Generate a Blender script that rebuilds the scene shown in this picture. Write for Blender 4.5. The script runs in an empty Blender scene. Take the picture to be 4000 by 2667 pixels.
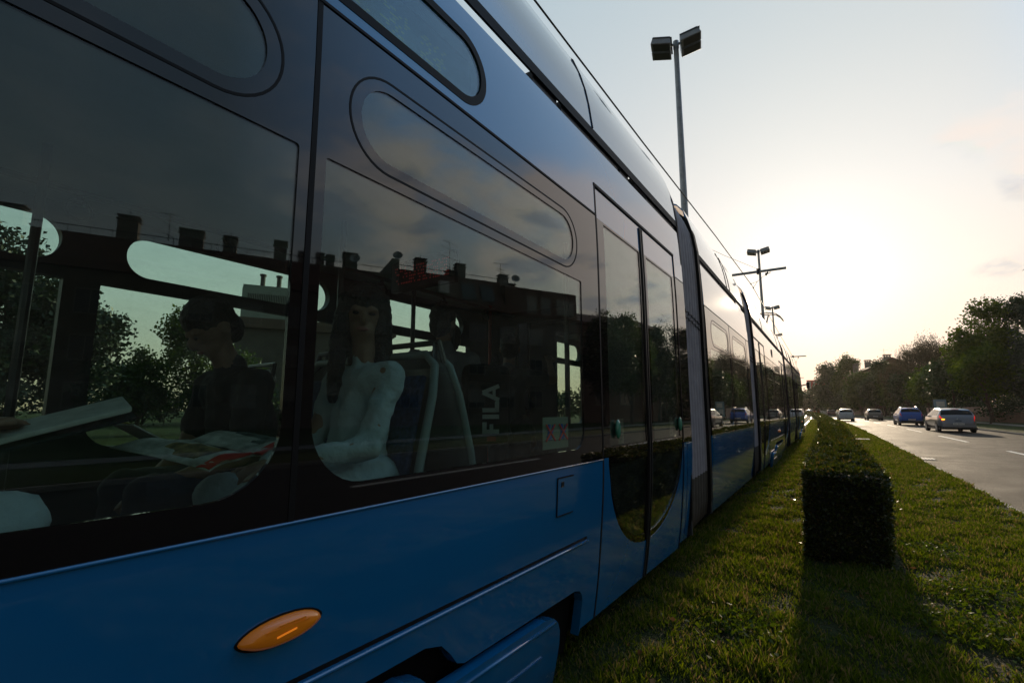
import bpy, bmesh, math, random
import numpy as np
from mathutils import Vector, Matrix, geometry, noise
R = math.radians
random.seed(7)
scene = bpy.context.scene
col = scene.collection

# ---------------------------------------------------------------- camera
cam = bpy.data.cameras.new('camera')
cam.sensor_width = 36.0
cam.lens = 16.99
cam.clip_start = 0.05
cam.clip_end = 3000
camo = bpy.data.objects.new('camera', cam)
col.objects.link(camo)
camo.location = (0, 0, 1.35)
camo.rotation_euler = (R(90 + 8.096), 0, R(33.1))
scene.camera = camo

# ---------------------------------------------------------------- sky, sun, exposure
SUN_AZ, SUN_EL = 0.8, 11.9          # degrees left of +Y, degrees above the horizon
world = bpy.data.worlds.new('World')
scene.world = world
world.use_nodes = True
wn, wl = world.node_tree.nodes, world.node_tree.links
wn.clear()
wo = wn.new('ShaderNodeOutputWorld'); bg = wn.new('ShaderNodeBackground')
sky = wn.new('ShaderNodeTexSky'); sky.sky_type = 'NISHITA'; sky.sun_disc = False
sky.sun_elevation = R(SUN_EL); sky.sun_rotation = R(-SUN_AZ)
sky.air_density = 1.0; sky.dust_density = 1.5; sky.ozone_density = 2.5; sky.altitude = 100
bg.inputs['Strength'].default_value = 0.10
# evening clouds: noise laid on a plane above, only in the sky right of and behind the viewer
tc = wn.new('ShaderNodeTexCoord'); sep = wn.new('ShaderNodeSeparateXYZ')
wl.new(tc.outputs['Generated'], sep.inputs[0])
def wm(op, a, b=None, c=None):
    n = wn.new('ShaderNodeMath'); n.operation = op
    for i, v in enumerate((a, b, c)):
        if v is None: continue
        if isinstance(v, (int, float)): n.inputs[i].default_value = v
        else: wl.new(v, n.inputs[i])
    return n.outputs[0]
zz = wm('ADD', wm('MAXIMUM', sep.outputs['Z'], 0.0), 0.22)
cx = wm('DIVIDE', sep.outputs['X'], zz); cy = wm('DIVIDE', sep.outputs['Y'], zz)
cmb = wn.new('ShaderNodeCombineXYZ'); wl.new(cx, cmb.inputs[0]); wl.new(cy, cmb.inputs[1])
nz = wn.new('ShaderNodeTexNoise'); nz.inputs['Scale'].default_value = 1.9; nz.inputs['Detail'].default_value = 9
nz.inputs['Roughness'].default_value = 0.56; nz.inputs['Distortion'].default_value = 0.25
wl.new(cmb.outputs[0], nz.inputs['Vector'])
side = wm('DIVIDE', sep.outputs['X'], wm('MAXIMUM', wm('ADD', wm('ABSOLUTE', sep.outputs['Y']), 0.02), 0.02))
mr = wn.new('ShaderNodeMapRange'); mr.inputs[1].default_value = 0.02; mr.inputs[2].default_value = 0.30
mr.inputs[3].default_value = -0.35; mr.inputs[4].default_value = 0.11
mr.interpolation_type = 'SMOOTHSTEP'
wl.new(sep.outputs['X'], mr.inputs[0])
dt = wn.new('ShaderNodeVectorMath'); dt.operation = 'DOT_PRODUCT'; dt.inputs[1].default_value = (.288, .828, .480); wl.new(tc.outputs['Generated'], dt.inputs[0])
lobe = wn.new('ShaderNodeMapRange'); lobe.interpolation_type = 'SMOOTHSTEP'; lobe.inputs[1].default_value = .975; lobe.inputs[2].default_value = .998; lobe.inputs[4].default_value = .26
wl.new(dt.outputs['Value'], lobe.inputs[0])
dens = wm('ADD', wm('ADD', nz.outputs['Fac'], mr.outputs[0]), lobe.outputs[0])
cr = wn.new('ShaderNodeMapRange'); cr.interpolation_type = 'SMOOTHSTEP'
cr.inputs[1].default_value = 0.50; cr.inputs[2].default_value = 0.70
wl.new(dens, cr.inputs[0])
hz = wn.new('ShaderNodeMapRange'); hz.inputs[1].default_value = 0.02; hz.inputs[2].default_value = 0.18
wl.new(sep.outputs['Z'], hz.inputs[0])
az0 = wm('MULTIPLY', wm('ARCTAN2', sep.outputs['X'], sep.outputs['Y']), 1 / math.pi)
ca = wn.new('ShaderNodeMapRange'); ca.inputs[1].default_value = .27; ca.inputs[2].default_value = .37; ca.inputs[3].default_value = .92; ca.inputs[4].default_value = .08
wl.new(az0, ca.inputs[0])
# the cloud bank keeps below a line that climbs to the right
top_ = wm('SUBTRACT', wm('MULTIPLY_ADD', wm('MAXIMUM', az0, 0.0), 1.1, .33), sep.outputs['Z'])
ct = wn.new('ShaderNodeMapRange'); ct.interpolation_type = 'SMOOTHSTEP'; ct.inputs[1].default_value = -.03; ct.inputs[2].default_value = .05
wl.new(wm('ADD', top_, wm('MULTIPLY', wm('SUBTRACT', nz.outputs['Fac'], .5), .35)), ct.inputs[0])
fac = wm('MULTIPLY', wm('MULTIPLY', wm('MULTIPLY', cr.outputs[0], hz.outputs[0]), ca.outputs[0]), ct.outputs[0])
nz2 = wn.new('ShaderNodeTexNoise'); nz2.inputs['Scale'].default_value = 4.2; nz2.inputs['Detail'].default_value = 6
wl.new(cmb.outputs[0], nz2.inputs['Vector'])
ramp = wn.new('ShaderNodeValToRGB')
ramp.color_ramp.elements[0].position = 0.38; ramp.color_ramp.elements[0].color = (5.0, 5.2, 5.8, 1)
ramp.color_ramp.elements[1].position = 0.62; ramp.color_ramp.elements[1].color = (14.5, 12.0, 9.0, 1)
wl.new(nz2.outputs['Fac'], ramp.inputs[0])
mx = wn.new('ShaderNodeMix'); mx.data_type = 'RGBA'
gm = wn.new('ShaderNodeGamma'); gm.inputs[1].default_value = 0.5; wl.new(sky.outputs[0], gm.inputs[0])
tn = wn.new('ShaderNodeVectorMath'); tn.operation = 'MULTIPLY'; tn.inputs[1].default_value = (.44, .42, .40); wl.new(gm.outputs[0], tn.inputs[0])
dn = wn.new('ShaderNodeVectorMath'); dn.operation = 'MULTIPLY_ADD'; dn.inputs[1].default_value = (1.05,) * 3; dn.inputs[2].default_value = (1, 1, 1); wl.new(tn.outputs[0], dn.inputs[0])
dv = wn.new('ShaderNodeVectorMath'); dv.operation = 'DIVIDE'; wl.new(tn.outputs[0], dv.inputs[0]); wl.new(dn.outputs[0], dv.inputs[1])
sk0 = wn.new('ShaderNodeVectorMath'); sk0.operation = 'SCALE'; sk0.inputs['Scale'].default_value = 16.6; wl.new(dv.outputs[0], sk0.inputs[0])
we = wn.new('ShaderNodeValToRGB'); we.color_ramp.elements[0].position = 0.0; we.color_ramp.elements[0].color = (1.05, .78, .61, 1)
we.color_ramp.elements[1].position = .75; we.color_ramp.elements[1].color = (.92, 1.02, 1.0, 1)
for p_, c_ in ((.10, (1.05, .87, .73)), (.21, (1.06, .97, .88)), (.36, (1.0, .99, .96))): x_ = we.color_ramp.elements.new(p_); x_.color = (*c_, 1)
wl.new(sep.outputs['Z'], we.inputs[0])
sk = wn.new('ShaderNodeVectorMath'); sk.operation = 'MULTIPLY'; wl.new(we.outputs[0], sk.inputs[1])
sd = wn.new('ShaderNodeVectorMath'); sd.operation = 'DOT_PRODUCT'; wl.new(tc.outputs['Generated'], sd.inputs[0])
sd.inputs[1].default_value = (-math.sin(R(SUN_AZ)) * math.cos(R(SUN_EL)), math.cos(R(SUN_AZ)) * math.cos(R(SUN_EL)), math.sin(R(SUN_EL)))
glow = wm('MULTIPLY', wm('POWER', wm('MAXIMUM', sd.outputs['Value'], 0.0), 130.0), 3.0)
ga = wn.new('ShaderNodeVectorMath'); ga.operation = 'MULTIPLY_ADD'; ga.inputs[1].default_value = (1.0, .97, .88); wl.new(glow, ga.inputs[0]); wl.new(sk0.outputs[0], ga.inputs[2])
wl.new(ga.outputs[0], sk.inputs[0])
# clearer, bluer air to the right of the sun
az = wm('MULTIPLY', wm('ARCTAN2', sep.outputs['X'], sep.outputs['Y']), 1 / math.pi)
def azramp(stops):
    r_ = wn.new('ShaderNodeValToRGB'); e = r_.color_ramp.elements
    e[0].position = stops[0][0]; e[0].color = (*stops[0][1], 1); e[1].position = stops[-1][0]; e[1].color = (*stops[-1][1], 1)
    for p_, c_ in stops[1:-1]: x_ = e.new(p_); x_.color = (*c_, 1)
    wl.new(az, r_.inputs[0]); return r_.outputs[0]
hi_ = azramp([(.05, (7.0, 7.6, 8.0)), (.13, (4.6, 7.2, 10.6)), (.27, (3.2, 6.2, 11.0)), (.38, (1.5, 2.4, 3.4)), (1, (1.3, 1.7, 2.2))])
lo_ = azramp([(.05, (8.5, 8.3, 7.6)), (.13, (8.6, 8.3, 7.2)), (.27, (5.2, 5.8, 5.6)), (.38, (2.2, 2.8, 3.0)), (1, (1.9, 2.1, 2.3))])
el_ = wn.new('ShaderNodeMapRange'); el_.interpolation_type = 'SMOOTHSTEP'; el_.inputs[1].default_value = .22; el_.inputs[2].default_value = .56; wl.new(sep.outputs['Z'], el_.inputs[0])
rmix = wn.new('ShaderNodeMix'); rmix.data_type = 'RGBA'; wl.new(el_.outputs[0], rmix.inputs[0]); wl.new(lo_, rmix.inputs[6]); wl.new(hi_, rmix.inputs[7])
rm = wn.new('ShaderNodeMapRange'); rm.interpolation_type = 'SMOOTHSTEP'; rm.inputs[1].default_value = .06; rm.inputs[2].default_value = .15; rm.inputs[4].default_value = .9
wl.new(az, rm.inputs[0])
ms = wn.new('ShaderNodeMix'); ms.data_type = 'RGBA'; wl.new(wm('MULTIPLY', rm.outputs[0], hz.outputs[0]), ms.inputs[0]); wl.new(sk.outputs[0], ms.inputs[6]); wl.new(rmix.outputs[2], ms.inputs[7])
wl.new(fac, mx.inputs[0]); wl.new(ms.outputs[2], mx.inputs[6]); cad = wn.new('ShaderNodeVectorMath'); cad.operation = 'MULTIPLY_ADD'; cad.inputs[1].default_value = (8.5, 8.0, 7.6); wl.new(wm('MULTIPLY', lobe.outputs[0], 3.0), cad.inputs[0]); wl.new(ramp.outputs[0], cad.inputs[2])
cmn = wn.new('ShaderNodeVectorMath'); cmn.operation = 'MINIMUM'; cmn.inputs[1].default_value = (9.6, 8.5, 7.7); wl.new(cad.outputs[0], cmn.inputs[0])
wl.new(cmn.outputs[0], mx.inputs[7])
bk_ = wn.new('ShaderNodeMapRange'); bk_.inputs[1].default_value = -.9; bk_.inputs[2].default_value = .15; bk_.inputs[3].default_value = .48; bk_.inputs[4].default_value = 1.0; wl.new(sep.outputs['Y'], bk_.inputs[0])
bs = wn.new('ShaderNodeVectorMath'); bs.operation = 'SCALE'; wl.new(mx.outputs[2], bs.inputs[0]); wl.new(bk_.outputs[0], bs.inputs['Scale'])
wl.new(bs.outputs[0], bg.inputs['Color']); wl.new(bg.outputs[0], wo.inputs[0])

sl = bpy.data.lights.new('sun', 'SUN'); sl.energy = 3.4; sl.angle = R(1.4); sl.color = (1.0, 0.80, 0.56)
so = bpy.data.objects.new('sun', sl); col.objects.link(so)
so.rotation_euler = (R(90 - SUN_EL), 0, R(180 + SUN_AZ))   # light travels towards -Y
so.location = (-5, 300, 60)
scene.view_settings.view_transform = 'Standard'; scene.view_settings.look = 'None'
scene.view_settings.gamma = 1.0; scene.view_settings.exposure = 0.0
scene.render.engine = 'CYCLES'
scene.cycles.max_bounces = 10; scene.cycles.transparent_max_bounces = 24
scene.cycles.glossy_bounces = 5

# ---------------------------------------------------------------- helpers
def absloc(o):
    v = Vector((0, 0, 0))
    while o: v += o.location; o = o.parent
    return v
def tag(o, label=None, cat=None, group=None, kind=None):
    if label: o['label'] = label
    if cat: o['category'] = cat
    if group: o['group'] = group
    if kind: o['kind'] = kind
    return o
def thing(name, label, cat, loc=(0, 0, 0), group=None, rz=0):
    o = bpy.data.objects.new(name, None); col.objects.link(o)
    o.empty_display_size = .2
    o.location = loc; o.rotation_euler = (0, 0, rz)
    return tag(o, label, cat, group)
def link(name, me, parent=None):
    o = bpy.data.objects.new(name, me); col.objects.link(o)
    if parent: o.parent = parent
    return o
def mesh_obj(name, verts, faces, mats, parent=None, smooth=False, world=True, midx=None, label=None):
    off = absloc(parent) if (parent and world) else Vector((0, 0, 0))
    me = bpy.data.meshes.new(name)
    me.from_pydata([tuple(Vector(v) - off) for v in verts], [], faces)
    if not isinstance(mats, (list, tuple)): mats = [mats]
    for m in mats: me.materials.append(m)
    if midx: me.polygons.foreach_set('material_index', midx)
    if smooth: me.polygons.foreach_set('use_smooth', [True] * len(faces))
    me.update()
    o = link(name, me, parent)
    if label: o['label'] = label
    return o
class MB:
    """collects boxes, tubes and lofts, then links them as one mesh"""
    def __init__(s): s.v = []; s.f = []; s.m = []; s.mi = 0
    def add(s, vs, fs):
        b = len(s.v); s.v += [tuple(v) for v in vs]; s.f += [tuple(i + b for i in f) for f in fs]; s.m += [s.mi] * len(fs)
        return s
    def box(s, x0, x1, y0, y1, z0, z1, M=None):
        vs = [Vector((x, y, z)) for z in (z0, z1) for y in (y0, y1) for x in (x0, x1)]
        if M: vs = [M @ v for v in vs]
        return s.add(vs, [(0, 2, 3, 1), (4, 5, 7, 6), (0, 1, 5, 4), (1, 3, 7, 5), (3, 2, 6, 7), (2, 0, 4, 6)])
    def hexa(s, P):
        return s.add(P, [(0, 2, 3, 1), (4, 5, 7, 6), (0, 1, 5, 4), (1, 3, 7, 5), (3, 2, 6, 7), (2, 0, 4, 6)])
    def tube(s, pts, r, n=8, caps=True):
        pts = [Vector(p) for p in pts]
        if not isinstance(r, (list, tuple)): r = [r] * len(pts)
        vs = []; up = None
        for i, p in enumerate(pts):
            d = (pts[min(i + 1, len(pts) - 1)] - pts[max(i - 1, 0)]).normalized()
            if up is None:
                up = d.orthogonal().normalized()
            a = (up - d * up.dot(d))
            a = a.normalized() if a.length > 1e-5 else d.orthogonal().normalized()
            up = a; b = d.cross(a)
            for k in range(n):
                t = 2 * math.pi * k / n
                vs.append(p + (a * math.cos(t) + b * math.sin(t)) * r[i])
        fs = [(i * n + k, i * n + (k + 1) % n, (i + 1) * n + (k + 1) % n, (i + 1) * n + k) for i in range(len(pts) - 1) for k in range(n)]
        if caps: fs += [tuple(range(n - 1, -1, -1)), tuple((len(pts) - 1) * n + k for k in range(n))]
        return s.add(vs, fs)
    def lathe(s, prof, c, axis='z', n=20):
        vs = []; fs = []
        for r, h in prof:
            for k in range(n):
                t = 2 * math.pi * k / n; a, b = r * math.cos(t), r * math.sin(t)
                p = {'z': (a, b, h), 'x': (h, a, b), 'y': (a, h, b)}[axis]
                vs.append((p[0] + c[0], p[1] + c[1], p[2] + c[2]))
        for i in range(len(prof) - 1):
            for k in range(n): fs.append((i * n + k, i * n + (k + 1) % n, (i + 1) * n + (k + 1) % n, (i + 1) * n + k))
        fs += [tuple(range(n)), tuple((len(prof) - 1) * n + k for k in range(n - 1, -1, -1))]
        return s.add(vs, fs)
    def ell(s, c, r, M=None, n=14, m=9):
        vs = []; fs = []
        for j in range(m + 1):
            ph = math.pi * j / m
            for k in range(n):
                t = 2 * math.pi * k / n
                v = Vector((r[0] * math.sin(ph) * math.cos(t), r[1] * math.sin(ph) * math.sin(t), r[2] * math.cos(ph)))
                if M: v = M @ v
                vs.append(v + Vector(c))
        for j in range(m):
            for k in range(n): fs.append((j * n + k, (j + 1) * n + k, (j + 1) * n + (k + 1) % n, j * n + (k + 1) % n))
        return s.add(vs, fs)
    def build(s, name, mats, parent=None, smooth=False, world=True, bevel=0, label=None, auto=None):
        o = mesh_obj(name, s.v, s.f, mats, parent, smooth, world, s.m, label)
        if bevel:
            b = o.modifiers.new('bevel', 'BEVEL'); b.width = bevel; b.segments = 2; b.limit_method = 'ANGLE'
        return o

# ---------------------------------------------------------------- materials
def mat(name, base, rough=.5, metal=0, spec=.5, coat=0, noise_s=None, noise_a=.25, bump=0, bump_s=30, emit=None, es=0, coords='Object', ior=None, rvar=0):
    m = bpy.data.materials.new(name); m.use_nodes = True
    nt = m.node_tree; p = nt.nodes['Principled BSDF']
    p.inputs['Base Color'].default_value = (*base, 1); p.inputs['Roughness'].default_value = rough
    p.inputs['Metallic'].default_value = metal; p.inputs['Specular IOR Level'].default_value = spec
    p.inputs['Coat Weight'].default_value = coat; p.inputs['Coat Roughness'].default_value = .03
    if ior: p.inputs['IOR'].default_value = ior
    if emit: p.inputs['Emission Color'].default_value = (*emit, 1); p.inputs['Emission Strength'].default_value = es
    t = nt.nodes.new('ShaderNodeTexCoord')
    if noise_s:
        n = nt.nodes.new('ShaderNodeTexNoise'); n.inputs['Scale'].default_value = noise_s; n.inputs['Detail'].default_value = 6
        nt.links.new(t.outputs[coords], n.inputs['Vector'])
        r = nt.nodes.new('ShaderNodeMapRange'); r.inputs[1].default_value = .3; r.inputs[2].default_value = .7
        r.inputs[3].default_value = 1 - noise_a; r.inputs[4].default_value = 1 + noise_a
        nt.links.new(n.outputs['Fac'], r.inputs[0])
        v = nt.nodes.new('ShaderNodeVectorMath'); v.operation = 'SCALE'; v.inputs[0].default_value = base
        nt.links.new(r.outputs[0], v.inputs['Scale']); nt.links.new(v.outputs[0], p.inputs['Base Color'])
        if rvar:
            r2 = nt.nodes.new('ShaderNodeMapRange'); r2.inputs[1].default_value = .3; r2.inputs[2].default_value = .7
            r2.inputs[3].default_value = rough - rvar; r2.inputs[4].default_value = rough + rvar
            nt.links.new(n.outputs['Fac'], r2.inputs[0]); nt.links.new(r2.outputs[0], p.inputs['Roughness'])
    if bump:
        n = nt.nodes.new('ShaderNodeTexNoise'); n.inputs['Scale'].default_value = bump_s; n.inputs['Detail'].default_value = 5
        nt.links.new(t.outputs[coords], n.inputs['Vector'])
        b = nt.nodes.new('ShaderNodeBump'); b.inputs['Strength'].default_value = bump; b.inputs['Distance'].default_value = .02
        nt.links.new(n.outputs['Fac'], b.inputs['Height']); nt.links.new(b.outputs[0], p.inputs['Normal'])
    return m
def glass_mat(name, tint, ior=1.6, rough=0.0):
    m = bpy.data.materials.new(name); m.use_nodes = True
    nt = m.node_tree; nt.nodes.clear()
    o = nt.nodes.new('ShaderNodeOutputMaterial'); mxs = nt.nodes.new('ShaderNodeMixShader')
    f = nt.nodes.new('ShaderNodeFresnel'); f.inputs['IOR'].default_value = ior
    gb = nt.nodes.new('ShaderNodeNewGeometry'); ii = nt.nodes.new('ShaderNodeMapRange'); ii.inputs[3].default_value = ior; ii.inputs[4].default_value = 1 / ior
    nt.links.new(gb.outputs['Backfacing'], ii.inputs[0]); nt.links.new(ii.outputs[0], f.inputs['IOR'])
    tr = nt.nodes.new('ShaderNodeBsdfTransparent'); tr.inputs[0].default_value = (*tint, 1)
    g = nt.nodes.new('ShaderNodeBsdfGlossy'); g.inputs['Roughness'].default_value = rough; g.inputs[0].default_value = (1, 1, 1, 1)
    nt.links.new(f.outputs[0], mxs.inputs[0]); nt.links.new(tr.outputs[0], mxs.inputs[1]); nt.links.new(g.outputs[0], mxs.inputs[2])
    # thin film of dust and smears on the pane
    df = nt.nodes.new('ShaderNodeBsdfDiffuse'); df.inputs[0].default_value = (.30, .29, .26, 1)
    tc_ = nt.nodes.new('ShaderNodeTexCoord'); mp_ = nt.nodes.new('ShaderNodeMapping'); mp_.inputs['Scale'].default_value = (1, 1, 3); nt.links.new(tc_.outputs['Object'], mp_.inputs[0])
    ns_ = nt.nodes.new('ShaderNodeTexNoise'); ns_.inputs['Scale'].default_value = 3.5; ns_.inputs['Detail'].default_value = 9; ns_.inputs['Roughness'].default_value = .7; nt.links.new(mp_.outputs[0], ns_.inputs['Vector'])
    mr_ = nt.nodes.new('ShaderNodeMapRange'); mr_.inputs[1].default_value = .4; mr_.inputs[2].default_value = .75; mr_.inputs[3].default_value = .004; mr_.inputs[4].default_value = .045; nt.links.new(ns_.outputs['Fac'], mr_.inputs[0])
    m2 = nt.nodes.new('ShaderNodeMixShader'); nt.links.new(mr_.outputs[0], m2.inputs[0]); nt.links.new(mxs.outputs[0], m2.inputs[1]); nt.links.new(df.outputs[0], m2.inputs[2])
    nt.links.new(m2.outputs[0], o.inputs[0])
    return m
def leaf_mat(name, c1, c2, trans=.45, rough=.45, gloss=.5):
    """leaves: per leaf colour variation, light shines through"""
    m = bpy.data.materials.new(name); m.use_nodes = True
    nt = m.node_tree; p = nt.nodes['Principled BSDF']; o = nt.nodes['Material Output']
    p.inputs['Roughness'].default_value = rough; p.inputs['Specular IOR Level'].default_value = gloss
    g = nt.nodes.new('ShaderNodeNewGeometry'); r = nt.nodes.new('ShaderNodeValToRGB')
    r.color_ramp.elements[0].color = (*c1, 1); r.color_ramp.elements[1].color = (*c2, 1)
    nt.links.new(g.outputs['Random Per Island'], r.inputs[0])
    nt.links.new(r.outputs[0], p.inputs['Base Color'])
    t = nt.nodes.new('ShaderNodeBsdfTranslucent')
    h = nt.nodes.new('ShaderNodeHueSaturation'); h.inputs['Hue'].default_value = .48; h.inputs['Saturation'].default_value = 1.15; h.inputs['Value'].default_value = 1.5
    nt.links.new(r.outputs[0], h.inputs['Color']); nt.links.new(h.outputs[0], t.inputs[0])
    mx = nt.nodes.new('ShaderNodeMixShader'); mx.inputs[0].default_value = trans
    nt.links.new(p.outputs[0], mx.inputs[1]); nt.links.new(t.outputs[0], mx.inputs[2]); nt.links.new(mx.outputs[0], o.inputs[0])
    return m
M = {}
M['blue'] = mat('blue_paint', (.002, .148, .370), .20, 0, .3, 1.0, 1.3, .06, .012, 2.2)
M['bluedk'] = mat('blue_paint_cover', (.002, .150, .375), .26, 0, .3, 1.0, 3, .12, .03, 4)
def grime(m, zlo, zhi, amt):
    nt = m.node_tree; p = nt.nodes['Principled BSDF']; src = p.inputs['Base Color'].links[0].from_socket
    t = nt.nodes.new('ShaderNodeTexCoord'); mp = nt.nodes.new('ShaderNodeMapping'); mp.inputs['Scale'].default_value = (1, .5, 2.2); nt.links.new(t.outputs['Object'], mp.inputs[0])
    n = nt.nodes.new('ShaderNodeTexNoise'); n.inputs['Scale'].default_value = 2.6; n.inputs['Detail'].default_value = 11; n.inputs['Roughness'].default_value = .72; nt.links.new(mp.outputs[0], n.inputs['Vector'])
    sp = nt.nodes.new('ShaderNodeSeparateXYZ'); nt.links.new(t.outputs['Object'], sp.inputs[0])
    h = nt.nodes.new('ShaderNodeMapRange'); h.inputs[1].default_value = zlo; h.inputs[2].default_value = zhi; h.inputs[3].default_value = amt; h.inputs[4].default_value = amt * .12; nt.links.new(sp.outputs['Z'], h.inputs[0])
    r = nt.nodes.new('ShaderNodeMapRange'); r.inputs[1].default_value = .42; r.inputs[2].default_value = .78; nt.links.new(n.outputs['Fac'], r.inputs[0])
    mu = nt.nodes.new('ShaderNodeMath'); mu.operation = 'MULTIPLY'; nt.links.new(h.outputs[0], mu.inputs[0]); nt.links.new(r.outputs[0], mu.inputs[1])
    mx_ = nt.nodes.new('ShaderNodeMix'); mx_.data_type = 'RGBA'; mx_.inputs[7].default_value = (.10, .085, .065, 1); nt.links.new(mu.outputs[0], mx_.inputs[0]); nt.links.new(src, mx_.inputs[6]); nt.links.new(mx_.outputs[2], p.inputs['Base Color'])
    rr = nt.nodes.new('ShaderNodeMath'); rr.operation = 'MULTIPLY_ADD'; rr.inputs[1].default_value = .9; rr.inputs[2].default_value = .04; nt.links.new(mu.outputs[0], rr.inputs[0]); nt.links.new(rr.outputs[0], p.inputs['Coat Roughness'])
for m_ in (M['blue'], M['bluedk']): m_.node_tree.nodes['Principled BSDF'].inputs['Coat IOR'].default_value = 1.65
grime(M['blue'], .1, .75, .42); grime(M['bluedk'], .0, .6, .7)
M['black'] = mat('black_printed_glass', (.008, .006, .006), .03, 0, .5, 0, ior=1.68)
M['rubber'] = mat('rubber', (.010, .009, .009), .6, spec=.2)
M['under'] = mat('underframe', (.010, .010, .010), .9, spec=.1)
M['dark'] = mat('dark_metal', (.03, .03, .033), .45, .3)
M['bellow'] = mat('bellows_fabric', (.33, .30, .32), .6, 0, .4, 0, 8, .15)
M['bellowdk'] = mat('bellows_lower_fabric', (.09, .075, .06), .7, 0, .3, 0, 8, .2)
M['glass'] = glass_mat('window_glass', (.80, .895, .85), 1.60)
M['glassfar'] = glass_mat('window_glass_far', (.85, .93, .89), 1.5)
M['chrome'] = mat('chrome', (.6, .6, .6), .2, 1)
M['orange'] = mat('orange_lens', (.75, .20, .01), .25, 0, .5, .6, emit=(1, .3, .02), es=.05)
M['orangehot'] = mat('orange_filament', (.9, .25, .01), .3, 0, .5, .6, emit=(1, .28, .02), es=.45)
M['green'] = mat('green_button', (.06, .26, .17), .25, 0, .5, .6)
M['wall_in'] = mat('interior_panel', (.28, .30, .31), .5)
M['wall_dk'] = mat('interior_dark_panel', (.05, .05, .055), .5)
M['floor_in'] = mat('interior_floor', (.10, .10, .11), .6, noise_s=40, noise_a=.2)
M['seatback'] = mat('seat_back_shell', (.05, .055, .06), .4)
M['seat'] = mat('seat_shell', (.27, .31, .31), .4)
M['cushion'] = mat('seat_cushion', (.03, .05, .13), .85, noise_s=60, noise_a=.5)
M['rail'] = mat('grab_pole', (.10, .10, .11), .35, .5)
M['railred'] = mat('red_grab_pole', (.45, .03, .02), .4)
M['paper'] = mat('paper', (.62, .60, .54), .8, noise_s=25, noise_a=.15)
M['skin'] = mat('skin', (.33, .185, .125), .5, 0, .4, noise_s=30, noise_a=.12)
M['hair'] = mat('dark_brown_hair', (.014, .009, .006), .5, noise_s=80, noise_a=.5, bump=1, bump_s=60)
M['white'] = mat('white_cloth', (.50, .56, .60), .85, bump=1, bump_s=14)
M['charcoal'] = mat('black_cloth', (.015, .015, .018), .85, bump=.4, bump_s=20)
M['navy'] = mat('dark_blue_cloth', (.025, .03, .05), .85, bump=.4, bump_s=20)
M['greycloth'] = mat('grey_cloth', (.20, .20, .24), .85, bump=.4, bump_s=20)
M['whitepaint'] = mat('white_print', (.7, .7, .7), .5)
M['red'] = mat('red_print', (.5, .02, .02), .5)
M['bluep'] = mat('blue_print', (.02, .10, .5), .5)
M['galv'] = mat('galvanised_steel', (.30, .31, .32), .42, .6, noise_s=6, noise_a=.2)
M['lampgl'] = mat('lamp_glass', (.10, .10, .10), .15, 0, .6)
M['wire'] = mat('copper_wire', (.03, .025, .02), .5, .6)
M['bark'] = mat('bark', (.075, .055, .04), .9, noise_s=6, noise_a=.4, bump=.8, bump_s=14)
M['leaf'] = leaf_mat('leaves_mid_green', (.022, .048, .008), (.058, .096, .016))
M['leafdk'] = leaf_mat('leaves_dark_green', (.010, .027, .006), (.029, .056, .011), .3)
M['leafbr'] = leaf_mat('leaves_bronze_green', (.030, .028, .012), (.065, .055, .020), .3)
M['needle'] = leaf_mat('needles', (.012, .028, .010), (.028, .050, .018), .15)
M['leafyl'] = leaf_mat('leaves_light_green', (.030, .062, .010), (.075, .115, .018), .45, .6, .2)
M['hedge'] = leaf_mat('hedge_leaves', (.016, .030, .005), (.060, .078, .012), .35, .35, .5)
x_ = M['hedge'].node_tree.nodes['Color Ramp'].color_ramp.elements; x_[1].position = .86; y_ = x_.new(.93); y_.color = (.13, .10, .03, 1)
M['hedgecore'] = mat('hedge_twigs', (.014, .014, .008), .9, noise_s=40, noise_a=.6)
# ---------------------------------------------------------------- tram geometry
OZ = [(.05, .12), (.20, .088), (.27, .075), (.45, .048), (.60, .032), (.80, .014), (.95, .004), (1.09, 0), (1.5, 0), (2.0, 0), (2.3, .003), (2.5, .009), (2.75, .018), (2.97, .030), (3.1, .045)]
def off(z):
    z = min(max(z, OZ[0][0]), OZ[-1][0])
    for i in range(len(OZ) - 1):
        if z <= OZ[i + 1][0]:
            z0, a = OZ[i]; z1, b = OZ[i + 1]; t = (z - z0) / (z1 - z0)
            m0 = (b - OZ[i - 1][1]) / (z1 - OZ[i - 1][0]) if i > 0 else (b - a) / (z1 - z0)
            m1 = (OZ[i + 2][1] - a) / (OZ[i + 2][0] - z0) if i + 2 < len(OZ) else (b - a) / (z1 - z0)
            h = z1 - z0
            return (2*t**3 - 3*t*t + 1) * a + (t**3 - 2*t*t + t) * h * m0 + (-2*t**3 + 3*t*t) * b + (t**3 - t*t) * h * m1
LEV = [.20, .27, .36, .45, .52, .60, .70, .80, .88, .95, 1.02, 1.09, 1.3, 1.6, 2.0, 2.15, 2.3, 2.4, 2.5, 2.62, 2.75, 2.86, 2.97]
WID = 2.26
class Side:
    """coordinates on a tram flank: s along, z up, d inward from the outer skin"""
    def __init__(s, x0, y0, al, flip=False): s.x0, s.y0, s.c, s.sn, s.flip = x0, y0, math.cos(al), math.sin(al), flip
    def P(s, t, z, d=0, o=None):
        q = (off(z) if o is None else o) + d
        if s.flip: q = WID - q
        return Vector((s.x0 - s.c * q + s.sn * t, s.y0 + s.sn * q + s.c * t, z))
    def N(s, z):
        dz = (off(z + .01) - off(z - .01)) / .02
        n = Vector((s.c, -s.sn, dz)).normalized()
        return Vector((-n.x, -n.y, n.z)) if s.flip else n
A1 = R(1.2)
S1 = Side(-1.07, 2.63, A1); S1F = Side(-1.07, 2.63, A1, True)
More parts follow.
